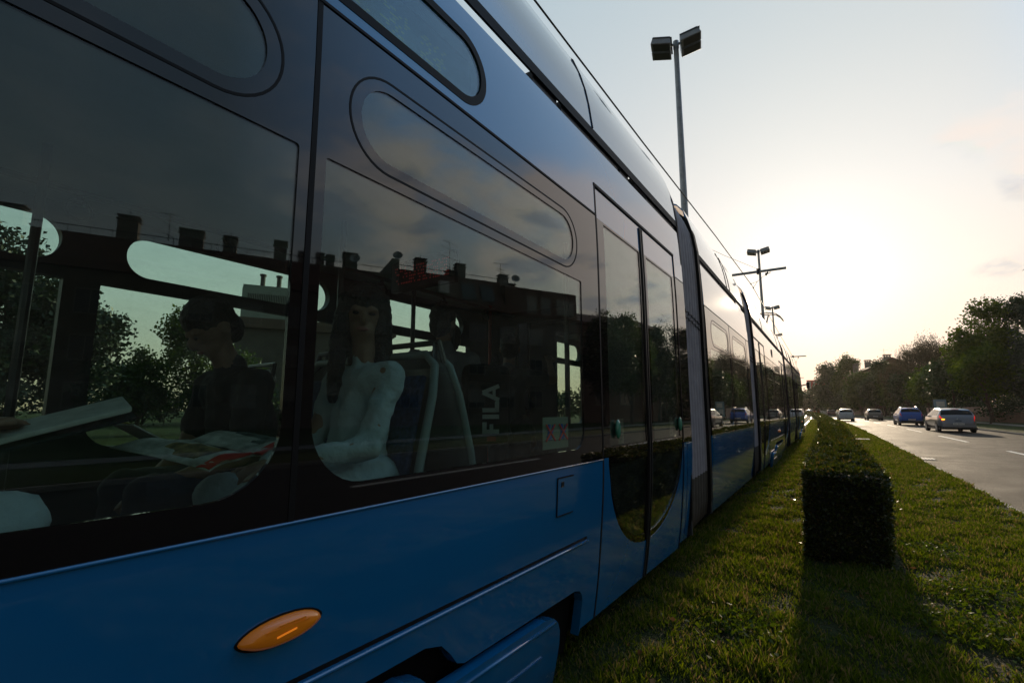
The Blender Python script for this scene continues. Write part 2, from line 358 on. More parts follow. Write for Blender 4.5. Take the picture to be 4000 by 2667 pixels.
S2 = Side(-1.07, 0, 0); S2F = Side(-1.07, 0, 0, True)

def rrect(s0, s1, z0, z1, r=(.1, .1, .1, .1), n=8):
    """corners: bottom left, bottom right, top right, top left"""
    if not isinstance(r, (tuple, list)): r = (r,) * 4
    P = []
    for (cx_, cz_, rr, a0) in ((s0 + r[0], z0 + r[0], r[0], 180), (s1 - r[1], z0 + r[1], r[1], 270), (s1 - r[2], z1 - r[2], r[2], 0), (s0 + r[3], z1 - r[3], r[3], 90)):
        if rr < 1e-4: P.append((cx_, cz_)); continue
        for k in range(n + 1):
            a = R(a0 + 90 * k / n); P.append((cx_ + rr * math.cos(a), cz_ + rr * math.sin(a)))
    return P
def pill(s0, s1, z0, z1, n=10):
    r = (z1 - z0) / 2
    return rrect(s0, s1, z0, z1, r - .001, n)
def panel(name, outer, S, m, parent, holes=(), d=0.0, th=.03, label=None):
    """curved sheet on the flank with real holes and thickness; exact normals so that reflections are smooth"""
    loops = [list(outer)] + [list(h) for h in holes]
    edges = []
    for lp in loops:
        for i in range(len(lp)):
            p, q = lp[i], lp[(i + 1) % len(lp)]
            if abs(p[0] - q[0]) + abs(p[1] - q[1]) > 1e-6: edges.append((p, q))
    z0 = min(p[1] for p in outer); z1 = max(p[1] for p in outer)
    zs = sorted([round(p[1], 5) for lp in loops for p in lp] + [L for L in LEV if z0 + .004 < L < z1 - .004])
    zc = [zs[0]]
    for z in zs[1:]:
        if z - zc[-1] > 2e-5: zc.append(z)
    V = []; F = []; outerflag = []; rim = []
    def at(e, z):
        (p, q) = e; t = (z - p[1]) / (q[1] - p[1]); return p[0] + (q[0] - p[0]) * min(max(t, 0), 1)
    quads = []
    for za, zb in zip(zc[:-1], zc[1:]):      # even-odd scan of the outline, slab by slab
        zm = (za + zb) / 2
        cr_ = sorted((at(e, zm), at(e, za), at(e, zb)) for e in edges if min(e[0][1], e[1][1]) < zm < max(e[0][1], e[1][1]))
        for i in range(0, len(cr_) - 1, 2):
            L_, R2 = cr_[i], cr_[i + 1]
            if R2[0] - L_[0] < 1e-6: continue
            quads.append(((L_[1], za), (R2[1], za), (R2[2], zb), (L_[2], zb)))
    n = len(quads) * 4
    for q in quads: V += list(q)
    for i in range(len(quads)):
        ids = [4 * i, 4 * i + 1, 4 * i + 2, 4 * i + 3]
        if S.flip: ids.reverse()
        F.append(tuple(ids)); outerflag.append(1)
        F.append(tuple(j + n for j in reversed(ids))); outerflag.append(2)
    o_ = absloc(parent)
    verts = [S.P(s, z, d) - o_ for s, z in V] + [S.P(s, z, d + th) - o_ for s, z in V]
    for (p, q) in edges:
        cuts = [0, 1] + [(L - p[1]) / (q[1] - p[1]) for L in LEV if min(p[1], q[1]) < L < max(p[1], q[1])]
        cuts.sort()
        for t0, t1 in zip(cuts[:-1], cuts[1:]):
            a0 = (p[0] + (q[0] - p[0]) * t0, p[1] + (q[1] - p[1]) * t0); a1 = (p[0] + (q[0] - p[0]) * t1, p[1] + (q[1] - p[1]) * t1)
            k_ = len(verts); verts += [S.P(*a0, d) - o_, S.P(*a1, d) - o_, S.P(*a1, d + th) - o_, S.P(*a0, d + th) - o_]
            F.append((k_, k_ + 1, k_ + 2, k_ + 3)); outerflag.append(0)
    me = bpy.data.meshes.new(name); me.from_pydata(verts, [], F); me.materials.append(m); me.update()
    # orient rim faces outwards is not needed (two sided); set loop normals
    me.polygons.foreach_set('use_smooth', [True] * len(F))
    ln = []
    for p, fl in zip(me.polygons, outerflag):
        for vi in p.vertices:
            if fl == 0: ln.append(tuple(p.normal))
            else:
                nn = S.N(verts[vi].z + o_.z)
                ln.append(tuple(nn) if fl == 1 else tuple(-nn))
    me.normals_split_custom_set(ln)
    o = link(name, me, parent)
    if label: o['label'] = label
    return o
def sheet(name, outer, S, m, parent, d=0.0, label=None, holes=()):
    return panel(name, outer, S, m, parent, holes, d, .004, label)
def strip(name, pts, w, S, m, parent, d=-.002, th=.004):
    """thin seam or moulding along a polyline on the flank"""
    b = MB()
    for (s0, z0), (s1, z1) in zip(pts[:-1], pts[1:]):
        L = math.hypot(s1 - s0, z1 - z0); nx_, nz_ = -(z1 - z0) / L * w / 2, (s1 - s0) / L * w / 2
        k = max(1, int(abs(z1 - z0) / .12))
        for i in range(k):
            a0, c0 = s0 + (s1 - s0) * i / k, z0 + (z1 - z0) * i / k; a1, c1 = s0 + (s1 - s0) * (i + 1) / k, z0 + (z1 - z0) * (i + 1) / k
            P = [S.P(a0 - nx_, c0 - nz_, d), S.P(a0 + nx_, c0 + nz_, d), S.P(a1 - nx_, c1 - nz_, d), S.P(a1 + nx_, c1 + nz_, d),
                 S.P(a0 - nx_, c0 - nz_, d + th), S.P(a0 + nx_, c0 + nz_, d + th), S.P(a1 - nx_, c1 - nz_, d + th), S.P(a1 + nx_, c1 + nz_, d + th)]
            b.hexa(P)
    return b.build(name, m, parent)
def ring(outline, w):
    """outline and the same outline grown inward by w (for frames)"""
    cx_ = sum(p[0] for p in outline) / len(outline); n = len(outline); R_ = []
    area = sum(outline[i][0] * outline[(i + 1) % n][1] - outline[(i + 1) % n][0] * outline[i][1] for i in range(n))
    sg = 1 if area > 0 else -1
    for i in range(n):
        a, b, c = outline[i - 1], outline[i], outline[(i + 1) % n]
        d1 = Vector((b[0] - a[0], b[1] - a[1])); d2 = Vector((c[0] - b[0], c[1] - b[1]))
        if d1.length < 1e-7: d1 = d2
        if d2.length < 1e-7: d2 = d1
        d1.normalize(); d2.normalize(); t = (d1 + d2)
        t = t.normalized() if t.length > 1e-4 else d1
        k = 1 / max(.5, t.dot(d1))
        R_.append((b[0] - t.y * w * sg * k, b[1] + t.x * w * sg * k))
    return R_

tram = thing('tram', 'long articulated tram with blue body panels and a black glass window band', 'tram', (-2.2, 12, .1))
BZ, TZ, UZ = 1.085, 2.50, 2.97

def window(S, s0, s1, pl, parent, rb=(.14, .14), vent=True, gm='glass', holes_only=False, z0=1.155, z1=2.04):
    """clear openings in the black band: big pane below, pill shaped vent above"""
    big = rrect(s0, s1, z0, z1, (rb[0], rb[1], .01, .01))
    hs = [big]
    if vent: hs.append(pill(pl[0] + .045, pl[1] - .045, 2.115, 2.355))
    return hs
def add_window(S, s0, s1, pl, parent, rb=(.14, .14), vent=True, gm='glass', flip=False):
    hs = window(S, s0, s1, pl, parent, rb, vent)
    w = sheet('window', ring(hs[0], -.012), S, M[gm], parent, .004)
    if vent:
        v = sheet('vent', ring(hs[1], -.012), S, M[gm], w, .004)
        po = pill(pl[0], pl[1], 2.075, 2.395)
        if not flip: sheet('vent_seal', po, S, M['rubber'], w, -.0015, holes=[ring(po, .007)])
    return w

def door(S, a, b, parent, single=False, ob=None):
    """two leaves; black glass leaf, blue top, blue bottom with its share of the half oval pane"""
    dr = sheet('door', [(a, .235), (b, .235), (b, 2.69), (a, 2.69)], S, M['rubber'], parent, .030)
    m = a + (b - a) * (.49 if not single else 1)
    leaves = [(a + .012, m - .02, True), (m + .02, b - .012, False)] if not single else [(a + .012, b - .012, True)]
    w = b - a
    def oval(s):   # lower edge of the half oval pane at s
        t = (s - (a + .08)) / (w - .09 - .0)
        t = min(max(t, 0), 1); u = (t - .47) / (.47 if t < .47 else .53)
        return BZ - .595 * max(0, 1 - abs(u) ** 2.15) ** .5
    for (l, r, left) in leaves:
        g0, g1 = (l + .10, r - .04) if left else (l + .07, r - .07)
        n = 16
        lo = max(l, a + .082); hi = min(r, b - .012)
        cur = [(lo + (hi - lo) * i / n, oval(lo + (hi - lo) * i / n)) for i in range(n + 1)]
        sheet('leaf_top', [(l, TZ - .01), (r, TZ - .01), (r, 2.675), (l, 2.675)], S, M['blue'], dr, .004)
        gl = [(g0, 1.145), (g1, 1.145), (g1, 2.475), (g0, 2.475)]
        panel('leaf_frame', [(l, BZ + .002), (r, BZ + .002), (r, TZ - .012), (l, TZ - .012)], S, M['black'], dr, [gl], .003, .025)
        pane = sheet('door_pane', ring(gl, -.01), S, M['glass'], dr, .008)
        low = [p for p in cur if p[1] < BZ - .004]
        edge = [(lo, BZ)] + low + [(hi, BZ)]
        # blue below the oval
        if left: body = [(l, .245), (r, .245)] + list(reversed([p for p in edge if p[0] <= r])) + [(l, BZ)]
        else: body = [(l, .245), (r, .245), (r, BZ)] + list(reversed([p for p in edge if p[0] >= l]))
        body = [p for i, p in enumerate(body) if i == 0 or (abs(p[0] - body[i - 1][0]) + abs(p[1] - body[i - 1][1])) > 1e-4]
        panel('leaf_bottom', body, S, M['blue'], dr, (), .003, .02)
        # oval pane with dark rim
        inner = [(lo + .035 + (hi - lo - .07) * i / n, 0) for i in range(n + 1)]
        inner = [(s, max(oval(s) + .045, 0)) for s, _ in inner]
        inner = [p for p in inner if p[1] < 1.03]
        rim = [(hi, BZ - .002), (lo, BZ - .002)] + low
        hole = [(inner[-1][0], 1.045), (inner[0][0], 1.045)] + inner
        panel('oval_rim', rim, S, M['black'], dr, [hole], .005, .02)
        sheet('oval_pane', ring(hole, -.01), S, M['glass'], dr, .010)
        strip('leaf_edge', [((r if left else l), .25), ((r if left else l), 2.67)], .014, S, M['dark'], dr, -.006, .012)
    # push buttons
    if ob:
        for s in ob:
            b_ = MB(); c = S.P(s, 1.24, -.006)
            b_.ell(c, (.016, .028, .056), Matrix.Rotation(0, 3, 'Z')); b_.build('push_button', M['green'], dr, smooth=True)
    strip('door_seal', [(a, .235), (a, 2.695)], .016, S, M['rubber'], dr, -.002)
    strip('door_seal', [(b, .235), (b, 2.695)], .012, S, M['rubber'], dr, -.002)
    strip('door_header', [(a - .008, 2.695), (b + .006, 2.695)], .018, S, M['rubber'], dr, -.004, .01)
    return dr

FP = [(.034, 3.085), (.042, 3.14), (.055, 3.24), (.078, 3.36), (.112, 3.48), (.160, 3.605), (.225, 3.685), (.32, 3.735), (.44, 3.755)]
def fairing(S, s0, s1, parent, seams=()):
    b = MB(); n = max(2, int((s1 - s0) / .5))
    ts = [s0 + (s1 - s0) * i / n for i in range(n + 1)]
    K = len(FP)
    vs = [S.P(t, z, 0, q) for t in ts for q, z in FP] + [S.P(t, z - .02 * (k > 3), 0, q + .03 * (k <= 4)) for t in ts for k, (q, z) in enumerate(FP)]
    N = len(ts) * K; fs = []
    for i in range(n):
        for k in range(K - 1):
            a = i * K + k; fs += [(a, a + K, a + K + 1, a + 1), (a + N, a + 1 + N, a + K + 1 + N, a + K + N)]
        fs += [(i * K, i * K + N, (i + 1) * K + N, (i + 1) * K), (i * K + K - 1, (i + 1) * K + K - 1, (i + 1) * K + K - 1 + N, i * K + K - 1 + N)]
    for i in (0, n):
        for k in range(K - 1): a = i * K + k; fs.append((a, a + 1, a + 1 + N, a + N))
    b.add(vs, fs)
    f = b.build('roof_fairing', M['blue'], parent, smooth=True)
    md = f.modifiers.new('edges', 'EDGE_SPLIT'); md.split_angle = R(50)
    for t in seams:
        sb = MB(); sb.tube([S.P(t, z, -.001, q) for q, z in FP], .006, 4); sb.build('fairing_seam', M['rubber'], f)
    # dark rail under the fairing, with mounting blocks
    rl = MB(); P = [S.P(t, z, 0, q) for z in (3.03, 3.084) for t in (s0, s1) for q in (.034, .046)]
    rl.hexa([P[0], P[1], P[2], P[3], P[4], P[5], P[6], P[7]])
    rl.build('roof_rail', M['rubber'], parent)
    return f

def shell(name, S, SF, s0, s1, parent, gaps=()):
    """floor, ceiling, roof deck, end walls of one section"""
    def slab(nm, z0, z1, q0, q1, m, a=s0, b=s1):
        k = MB(); k.hexa([S.P(t, z, 0, q) for z in (z0, z1) for t in (a, b) for q in (q0, q1)]); return k.build(nm, m, parent)
    slab('floor', .34, .40, .18, WID - .18, M['floor_in'])
    slab('underframe', .16, .335, .22, WID - .22, M['under'])
    slab('ceiling', 2.43, 2.48, .06, WID - .06, M['wall_in'])
    slab('roof_deck', 2.955, 2.99, .05, WID - .05, M['dark'])
    for t in (s0, s1):
        k = MB(); t2 = t + (.03 if t == s0 else -.03)
        for q0, q1, z0, z1 in ((.03, .45, .3, 2.96), (WID - .45, WID - .03, .3, 2.96), (.45, WID - .45, 2.3, 2.96)):
            k.hexa([S.P(a, z, 0, q) for z in (z0, z1) for a in (t, t2) for q in (q0, q1)])
        k.build('end_wall', M['wall_dk'], parent)
    return slab

def blockers(S, parent, spans):
    k = MB()
    for a, b in spans:
        k.hexa([S.P(t, z, 0, q) for z in (2.97, 3.06) for t in (a, b) for q in (.05, .12)])
    k.build('rail_mount', M['dark'], parent)

# cut-outs in the lower edge over the bogies ------------------------------------------------
def notch(S0, sgn, L1=.95, L2=2.4):
    """outline of the bogie cut-out; S0 its end next to the door, sgn the way it runs"""
    q = [(0, .23), (0, .40), (.015, .435), (.045, .460), (.10, .475), (.94, .485), (.98, .50), (1.02, .545), (1.07, .59), (1.15, .612), (L2 + .15, .612), (L2 + .23, .59), (L2 + .28, .54), (L2 + .3, .23)]
    return [(S0 + sgn * a, z) for a, z in q]
def bogie(S, SF, s0, sgn, parent, L2=2.4):
    def X(pts): return [(s0 + sgn * a, z) for a, z in pts]
    ra_, rb2 = sorted((s0 - sgn * .012, s0 + sgn * (L2 + .33)))
    sheet('arch_liner', [(ra_, .13), (rb2, .13), (rb2, .655), (ra_, .655)], S, M['under'], parent, .062)
    c1 = X([(.27, .13), (.262, .30), (.272, .36), (.30, .405), (.345, .437), (.42, .452), (1.05, .462), (1.075, .45), (1.075, .13)])
    c2 = X([(1.115, .13), (1.115, .46), (1.13, .50), (1.17, .535), (1.24, .555), (L2 - .1, .555), (L2 + .0, .53), (L2 + .06, .46), (L2 + .07, .13)])
    a = panel('bogie_cover', c1, S, M['bluedk'], parent, (), -.035, .05); a2 = panel('bogie_cover', c2, S, M['bluedk'], parent, (), -.02, .05)
    for pts_, par_, dd in (([(.33, .415), (1.06, .432)], a, -.037), ([(1.15, .495), (1.22, .515), (L2 - .08, .522)], a2, -.022)):
        q_ = MB(); q_.tube([S.P(t_, z_, dd) for t_, z_ in X(pts_)], .007, 8); q_.build('cover_crease', M['blue'], par_, smooth=True)
    strip('cover_crease', X([(.42, .30), (1.02, .31)]), .008, S, M['blue'], a, -.041, .012)
    strip('cover_crease', X([(1.16, .50), (L2, .515)]), .012, S, M['blue'], a2, -.026, .012)
    b = MB(); r0, r1 = sorted((s0 + sgn * .02, s0 + sgn * (L2 + .28)))
    b.hexa([S.P(t, z, 0, q) for z in (.40, .68) for t in (r0, r1) for q in (.20, WID - .2)])
    b.hexa([S.P(t, z, 0, q) for z in (.10, .42) for t in (r0, r1) for q in (.34, WID - .34)])
    for wpos in (.62, L2 - .25):
        for q in (.32, WID - .45):
            c = S.P(s0 + sgn * wpos, .39, 0, q); b.lathe([(.0, -.06), (.27, -.06), (.30, -.05), (.30, .06), (.0, .06)], c, 'x', 28)
    b.build('bogie', M['under'], parent)
# ---------------------------------------------------------------- tram, nearest section
sA, sB = -6.2, 1.83
DA, DB = -.062, 1.565
W1, W2 = (-3.55, -1.945), (-1.865, -.293)
P1_, P2_ = (-3.48, -2.0), (-1.80, -.33)
W0 = (-5.2, -3.63); P0_ = (-5.13, -3.70)
nt_ = notch(-.262, -1, .95, 3.2)
# lower flank
hs0, hs1, hz1 = -3.9, -.245, .705
panel('lower_panel', [(sA, hz1 + .004), (hs0, hz1 + .004)] + [(hs1, hz1 + .004), (hs1 + .004, .25), (DA - .008, .25), (DA - .008, BZ), (sA, BZ)], S1, M['blue'], tram)
hatch_out = [nt_[0]] + list(nt_[1:])
sk = [(hs0, hz1 - .006), (hs0, .25)] + list(reversed(nt_[:])) + [(hs1 - .006, .25), (hs1 - .006, hz1 - .006)]
sk = [(hs0, hz1 - .006), (hs0, .27), nt_[-1]] + list(reversed(nt_[1:-1])) + [nt_[0], (hs1 - .007, .25), (hs1 - .007, hz1 - .006)]
panel('skirt_panel', sk, S1, M['blue'], tram, (), -.010, .045)
panel('rear_skirt_panel', [(sA, .25), (hs0 - .01, .25), (hs0 - .01, hz1 - .004), (sA, hz1 - .004)], S1, M['blue'], tram)
strip('skirt_gap', [(hs0, hz1), (hs1, hz1)], .014, S1, M['rubber'], tram, -.001)
for nm_, z_, d_, r_, e_ in (('skirt_edge', hz1 - .013, -.010, .0065, hs1 - .01), ('sill_edge', BZ - .004, -.001, .0042, DA - .01)):
    q_ = MB(); q_.tube([S1.P(-5.9 + (e_ + 5.9) * i / 12 if nm_ == 'sill_edge' else hs0 + (e_ - hs0) * i / 12, z_, d_) for i in range(13)], r_, 8); q_.build(nm_, M['blue'], tram, smooth=True)
strip('skirt_gap', [(hs1 - .003, .25), (hs1 - .003, hz1)], .008, S1, M['rubber'], tram, -.001)
panel('corner_panel', [(DB + .008, .28), (sB, .28), (sB, BZ), (DB + .008, BZ)], S1, M['blue'], tram)
strip('corner_seam', [(DB + .12, .28), (DB + .12, BZ)], .005, S1, M['rubber'], tram)
# black glass band with its openings
H = window(S1, *W0, P0_, tram) + window(S1, *W1, P1_, tram, (.14, .16)) + window(S1, *W2, P2_, tram, (.17, .10))
band = panel('window_band', [(sA, BZ), (DA - .008, BZ), (DA - .008, TZ), (sA, TZ)], S1, M['black'], tram, H, 0, .012)
panel('window_band', [(DB + .008, BZ), (sB, BZ), (sB, TZ), (DB + .008, TZ)], S1, M['black'], tram, (), 0, .012)
for w_, p_, rb in ((W0, P0_, (.14, .14)), (W1, P1_, (.14, .16)), (W2, P2_, (.17, .10))): add_window(S1, *w_, p_, tram, rb)
for s in (-1.905, -3.59): strip('pane_joint', [(s, BZ), (s, TZ)], .016, S1, M['rubber'], tram, -.002)
strip('band_edge', [(sA, TZ), (DA - .008, TZ)], .010, S1, M['rubber'], tram, -.004)
strip('band_edge', [(DB + .01, TZ), (sB, TZ)], .006, S1, M['rubber'], tram, -.002)
# upper panel with the destination window
dw = pill(-3.05, -1.145, 2.56, 2.845)
panel('upper_panel', [(sA, TZ), (DA - .008, TZ), (DA - .008, 2.703), (DB + .006, 2.703), (DB + .006, TZ), (sB, TZ), (sB, UZ), (sA, UZ)], S1, M['blue'], tram, [dw])
dwn = sheet('destination_window', ring(dw, -.004), S1, M['glass'], tram, .004)
sheet('seal', ring(dw, -.016), S1, M['rubber'], dwn, -.002, holes=[ring(dw, .018)])
bx = MB(); bx.hexa([S1.P(t, z, 0, q) for z in (2.53, 2.87) for t in (-3.1, -1.10) for q in (.13, .16)]); 
bx.build('display_board', mat('display_board', (.20, .235, .20), .6), dwn)
# dot matrix rows, worn to short dashes
def dotgrid(name, P, nu, nv, on, base, parent, fill):
    vs = [P(i / nu, j / nv) for i in range(nu + 1) for j in range(nv + 1)]; fs = []; mi = []
    for i in range(nu):
        for j in range(nv):
            a = i * (nv + 1) + j; fs.append((a, a + nv + 1, a + nv + 2, a + 1)); mi.append(1 if (j % 2 and fill(i, j)) else 0)
    return mesh_obj(name, vs, fs, [base, on], parent, False, True, mi)
random.seed(3); mdot = mat('amber_green_dots', (.30, .34, .10), .5, emit=(.55, .75, .15), es=.05)
dotgrid('display_dots', lambda u, v: S1.P(-2.98 + 1.72 * u, 2.59 + .22 * v, 0, .126), 120, 34, mdot, mat('display_board_face', (.20, .235, .20), .6), dwn, lambda i, j: random.random() < (.5 if (i // 5) % 3 else .1))
# round-ended emblem on the upper panel by the door (faint outline triangle is a reflection in the photograph)
fairing(S1, sA, sB - .03, tram, (-.02,))
blockers(S1, tram, ((-6.2, -1.42), (-.70, -.45), (-.40, .42), (.46, .62), (1.0, 1.8)))
door(S1, DA, DB, tram, ob=(.148, 1.466))
slab = shell('sec', S1, S1F, sA, sB, tram)
# far flank of the section: lower wall and band with windows, seen from inside
OW = [((-3.4, -1.90), (-3.33, -1.88)), ((-1.745, -.22), (-1.69, -.27)), ((-.10, 1.45), (-.04, 1.38))]
Hf = []
for w_, p_ in OW: Hf += window(S1F, *w_, p_, tram)
panel('far_wall', [(sA, .30), (sB, .30), (sB, UZ), (sA, UZ)], S1F, M['wall_dk'], tram, Hf, 0, .06)
for w_, p_ in OW: add_window(S1F, *w_, p_, tram, gm='glassfar', flip=True)
panel('far_panel', [(sA, .28), (sB, .28), (sB, 1.08), (sA, 1.08)], S1F, M['blue'], tram, (), -.012, .008)
# small service hatch, indicator lamp, window notice
hp = [(-.583, .868), (-.432, .868), (-.432, 1.034), (-.583, 1.034)]
hh = sheet('service_hatch', hp, S1, M['blue'], tram, -.005)
strip('hatch_gap', [(-.586, 1.037), (-.429, 1.037)], .006, S1, M['rubber'], hh, -.006)
strip('hatch_gap', [(-.586, .866), (-.429, .866)], .005, S1, M['rubber'], hh, -.006)
strip('hatch_gap', [(-.586, .866), (-.586, 1.037)], .004, S1, M['rubber'], hh, -.006)
sheet('keyhole', rrect(-.555, -.53, .995, 1.018, .003), S1, M['dark'], hh, -.0075)
lam = []
for k in range(24):
    t = 2 * math.pi * k / 24; cc, ss_ = math.cos(t), math.sin(t)
    lam.append((-1.905 + .102 * math.copysign(abs(cc) ** .9, cc), .842 + .031 * math.copysign(abs(ss_) ** 1.25, ss_)))
b = MB(); rows = []
for k, sc_ in enumerate((1, .93, .72, .4)):
    rows.append([S1.P(-1.905 + (s + 1.905) * sc_, .842 + (z - .842) * sc_, -[.001, .016, .024, .027][k]) for s, z in lam])
vs = [v for r_ in rows for v in r_]; fs = [(i * 24 + k, i * 24 + (k + 1) % 24, (i + 1) * 24 + (k + 1) % 24, (i + 1) * 24 + k) for i in range(3) for k in range(24)] + [tuple(72 + k for k in range(24))]
b.add(vs, fs); il = b.build('indicator_lamp', M['orange'], tram, smooth=True)
for dz, l0, l1 in ((.012, -.05, .055), (.018, -.02, .045)):
    strip('lens_rib', [(-1.905 + l0, .842 + dz), (-1.905 + l1, .842 + dz)], .003, S1, M['orange'], il, -.027, .003)
strip('filament', [(-1.93, .837), (-1.882, .843)], .0035, S1, M['orangehot'], il, -.0285, .004)
sheet('lamp_base', [( -1.905 + (s + 1.905) * 1.06, .842 + (z - .842) * 1.15) for s, z in lam], S1, M['rubber'], il, -.0015)
# notice with two crossed-out pictograms, stuck inside the pane
ns = sheet('window_notice', [(-.688, 1.172), (-.446, 1.172), (-.446, 1.318), (-.688, 1.318)], S1, mat('notice', (.26, .29, .22), .7), tram, .014)
for c_ in (-.628, -.505):
    strip('pictogram', [(c_ - .016, 1.215), (c_ - .004, 1.285)], .018, S1, M['bluep'], ns, .011, .003)
    strip('pictogram', [(c_ + .004, 1.215), (c_ + .024, 1.262), (c_ + .03, 1.28)], .014, S1, M['bluep'], ns, .0105, .003)
    strip('pictogram', [(c_ - .03, 1.228), (c_ + .02, 1.232)], .014, S1, M['bluep'], ns, .010, .003)
    strip('cross', [(c_ - .042, 1.21), (c_ + .042, 1.284)], .008, S1, M['red'], ns, .007, .003)
    strip('cross', [(c_ - .042, 1.284), (c_ + .042, 1.21)], .008, S1, M['red'], ns, .006, .003)
for s0_ in (.20, 1.24):
    nn_ = sheet('door_notice', [(s0_, 1.15), (s0_ + .085, 1.15), (s0_ + .085, 1.30), (s0_, 1.30)], S1, mat('door_notice', (.22, .19, .14), .8), tram, .014)
    for k in range(6): strip('text_line', [(s0_ + .01, 1.285 - k * .022), (s0_ + .072 - (k % 3) * .012, 1.285 - k * .022)], .004, S1, M['rubber'], nn_, .012, .002)
nt_ = notch(-.262, -1, .95, 3.2)
bogie(S1, S1F, -.262, -1, tram, 3.2)

# ---------------------------------------------------------------- bellows between sections
BP = [(.12, .26), (.075, .30), (.055, .45), (.045, .73), (.040, 1.1), (.040, 2.2), (.045, 2.7), (.06, 3.1), (.09, 3.3), (.15, 3.46), (.26, 3.56), (.5, 3.60), (1.13, 3.61)]
BP = BP + [(WID - q, z) for q, z in reversed(BP[:-1])]
def bellows(Sa, ta, Sb, tb, nf=7):
    b = MB(); K = len(BP); n = nf * 6; rows = []
    for i in range(n + 1):
        f = i / n; ph = (f * nf) % 1; dd = .020 * (1 - math.cos(2 * math.pi * ph)) ** .8
        for k, (q, z) in enumerate(BP):
            kk = (k / (K - 1) - .5) * 2
            q2 = q + dd * (1 if k < K // 2 else -1) * (0 if abs(kk) < .3 else 1); z2 = z - (dd if 7 <= k <= K - 8 else 0)
            p = Sa.P(ta, z2, 0, q2).lerp(Sb.P(tb, z2, 0, q2), f); rows.append(p)
    fs = [(i * K + k, i * K + k + 1, (i + 1) * K + k + 1, (i + 1) * K + k) for i in range(n) for k in range(K - 1)]
    b.add(rows, fs)
    b.m = [1 if k in (0, 1, 2, K - 2, K - 3, K - 4) else 0 for i in range(n) for k in range(K - 1)]
    o = b.build('bellows', [M['bellow'], M['bellowdk']], tram, smooth=True)
    # fastening straps
    for zz_ in (2.24, 2.30):
        st = MB(); st.tube([Sa.P(ta, zz_, 0, .032).lerp(Sb.P(tb, zz_ - .03, 0, .032), j / 12) + Vector((-.012 * (j % 2), 0, -.008 * (j % 2))) for j in range(13)], .006, 5)
        st.build('strap', M['rubber'], o)
    # end frames
    for SS, t, w in ((Sa, ta, -.03), (Sb, tb, .10)):
        fr = MB(); q_ = [(max(q - .03, .0) if q < 1.13 else min(q + .03, WID), z + (.03 if z > 3.3 else 0)) for q, z in BP]
        vs = [SS.P(tt, z, 0, q) for tt in (t, t + w) for q, z in q_] + [SS.P(tt, z - (.05 if z > 3.3 else 0), 0, q + (.05 if q < .3 else (-.05 if q > WID - .3 else 0))) for tt in (t, t + w) for q, z in q_]
        fs = []
        for k in range(K - 1):
            fs += [(k, k + 1, K + k + 1, K + k), (2 * K + k, 3 * K + k, 3 * K + k + 1, 2 * K + k + 1), (k, 2 * K + k, 2 * K + k + 1, k + 1), (K + k, K + k + 1, 3 * K + k + 1, 3 * K + k)]
        fr.add(vs, fs); fr.build('bellows_frame', M['rubber'], o)
    return o
bellows(S1, sB, S2, 5.42)
bellows(S2, 8.97, S2, 9.74); bellows(S2, 16.72, S2, 17.4); bellows(S2, 20.5, S2, 21.2)

